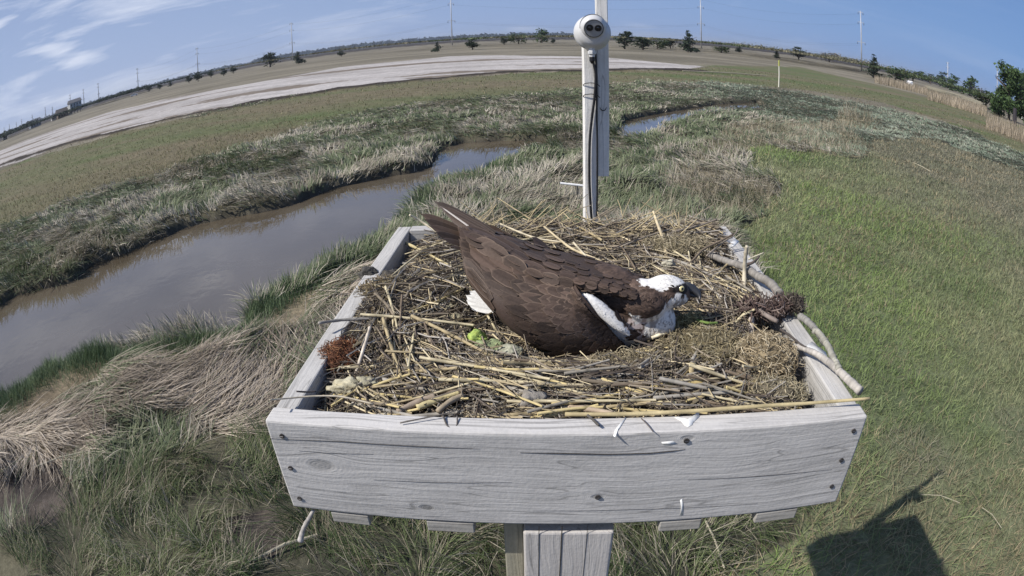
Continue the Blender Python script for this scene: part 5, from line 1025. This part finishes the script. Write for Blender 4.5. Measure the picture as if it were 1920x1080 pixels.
# plumage over the body: small overlapping feathers set on the skin, tail-ward
cont = MB(); tail_dir = (TB-NK).normalized()
cand = []
for i in range(5200):
    u = rf.uniform(880, 1300); v = rf.uniform(420, 655); d = Vector(ray(u, v)); hit, nrm, idx, dist = bvh.ray_cast(Vector((0, 0, 0)), d)
    if hit is None: continue
    cand.append((u, v, hit, nrm))
cand.sort(key=lambda c: c[0]); pc = plumage([tuple(c[2]) for c in cand])
for (u, v, hit, nrm), col in zip(cand, pc):
    if math.hypot(u-1277, v-541) < 9 or u > 1286: continue
    head = u > 1205 and v < 600; white = col[0] > .3
    big = max(0, min(1, (1225-u)/170)); L_ = .009 if head else (.012+.030*big); W = L_*(.42 if not head else .36)
    if white and not head: L_ = .0085; W = .0042
    if not white and u < 1186 and v < 560: continue
    if big > .25 and rf.random() < .55*big: continue
    if v > 560 and u < 1240: dd = Vector((.55, -.1, -.8)) if white and u < 1200 else (Vector((-.2, -.15, -1)) if white else tail_dir)
    elif head and v > 548: dd = Vector((-.5, .1, -.8))
    else: dd = tail_dir if not head else (-HA+Vector((0, 0, .12)))
    dd = (dd+Vector((rf.gauss(0, .12), rf.gauss(0, .12), rf.gauss(0, .12)))).normalized(); kq_ = rf.uniform(.88, 1.10); c = [x_*kq_ for x_ in col]; e = [x_*(2.1 if not white else 1.0) for x_ in c] if big > .1 else [x_*(1.12 if not white else 1) for x_ in c]
    feather(cont, hit-nrm*.0006, dd, nrm, L_, W, .0007 if white else .0018+.002*big, .08, c, e, na=4, tipr=.6)
cont.build('plumage', M_feather, osp, True)
# tail and the far wing's tips, crossing above the tail
tl = MB()
def longf(m, b, t, W, col, edge, nrm=None, lift=0.0):
    b = PZ(*b); t = PZ(*t); d = t-b; view = -b.normalized(); n = (nrm or Vector((-.15, -.45, .88))).normalized(); n = (n-d.normalized()*n.dot(d.normalized())).normalized(); feather(m, b, d, n, d.length, W, lift, .10, col, edge, na=10, tipr=.35)
for i, (b, t) in enumerate((((905,470,-.408),(842,462,-.372)),((903,465,-.406),(826,448,-.366)),((900,460,-.404),(812,436,-.363)),((898,455,-.402),(801,424,-.360)),((896,450,-.400),(792,412,-.358)),((895,446,-.398),(786,402,-.356)))):
    longf(tl, b, t, .022, brown(.72), [.12, .09, .07], lift=.001*i)
tl.build('tail', M_feather, osp, True)
fw = MB()
for i, (b, t) in enumerate((((925,452,-.378),(838,402,-.345)),((925,446,-.376),(830,394,-.342)),((926,441,-.374),(822,386,-.339)),((928,438,-.372),(812,377,-.335)))):
    longf(fw, b, t, .019, brown(.60), [.10, .08, .07], Vector((-.1, -.6, .78)), .001*i)
longf(fw, (900,440,-.366), (826,388,-.336), .003, [.5, .46, .42], [.5, .46, .42], Vector((-.1, -.6, .78)), .003)
fw.build('wing_tip', M_feather, osp, True)
wt = MB()
for b, t in (((925,575,-.515),(873,553,-.508)),((925,580,-.517),(874,562,-.511)),((928,582,-.518),(880,572,-.514)),((925,568,-.512),(880,545,-.505))): longf(wt, b, t, .020, [.70, .69, .66], [.62, .60, .57], Vector((0, -.5, .85)))
wt.build('undertail_feather', M_feather, osp, True)
# beak
M_beak = plain('beak_horn', (.035,.037,.042), .35, 0, 40, .15, .05, .5)
bp = [(1284,540),(1291,541),(1298,543),(1304,546),(1309,550),(1312,555),(1312.5,560),(1311,563)]; br_ = [.0115,.0108,.0096,.0080,.0060,.0038,.0018,.0004]; bz = [-.4375,-.438,-.439,-.4405,-.4425,-.4455,-.4485,-.450]
B = MB(); pts = [PZ(u, v, z) for (u, v), z in zip(bp, bz)]; B.tube([p-OB for p in pts], br_, 14, [(1.9,2.0,2.1)]*2+[(1.3,1.3,1.4)]+[(.8,.8,.8)]*5)
bk = B.build('beak', M_beak, osp, True); lo = [PZ(u, v, z)-OB for u, v, z in ((1284,549,-.4455),(1294,552,-.447),(1302,555,-.4485),(1307,557,-.449))]
MB().tube(lo, [.0070,.0058,.0040,.0012], 12).build('lower_beak', M_beak, osp, True)
# eye
eo = (Vector((.30, -.90, .28))).normalized(); h_, n_, i_, d_ = bvh.ray_cast(Vector((0, 0, 0)), EYE.normalized()); EC = (h_ if h_ else EYE)-OB; EC = EC-eo*.0012
me_ = Vector((0, 0, 1)).rotation_difference(eo).to_matrix().to_4x4(); me_.translation = EC
prof = []; cl = []
e_ = MB()
def ball(m, R_, a0, a1, col, n=24, k=8): m.lathe([(R_*math.sin(a0+(a1-a0)*i/k), R_*math.cos(a0+(a1-a0)*i/k)) for i in range(k+1)], n, me_, col)
M_eye = plain('eye_gloss', (1, 1, 1), .06, 0, 5, .01, 0, .8)
def eyem(N, b, lk, ramp, o, nt): a = N('ShaderNodeAttribute', attribute_name='Col'); lk(a.outputs[0], 'Base Color'); b.inputs['Roughness'].default_value = .07; b.inputs['Specular IOR Level'].default_value = .8
M_eye = mat('eye_gloss', eyem)
ball(e_, .0068, 0, .36, (.006,.006,.006)); ball(e_, .0068, .36, .84, (.66,.58,.30)); ball(e_, .0068, .84, 1.5, (.012,.010,.010)); e_.build('eye', M_eye, osp, True)
print('bird done')

# ------------------------------------------------------------------ the air over the marsh
hm_ = bpy.data.materials.new('haze'); hm_.use_nodes = True; nt = hm_.node_tree; nt.nodes.clear(); o_ = nt.nodes.new('ShaderNodeOutputMaterial'); pv = nt.nodes.new('ShaderNodeVolumePrincipled')
pv.inputs['Density'].default_value = .00015; pv.inputs['Color'].default_value = (.80, .88, 1.0, 1); pv.inputs['Anisotropy'].default_value = .2; nt.links.new(pv.outputs[0], o_.inputs['Volume'])
hz_ = MB().box((-9600, -9600, -4.7), (9600, 9600, 60.0)).build('haze', hm_); hz_['kind'] = 'stuff'; hz_['label'] = 'thin pale haze lying over the whole marsh'
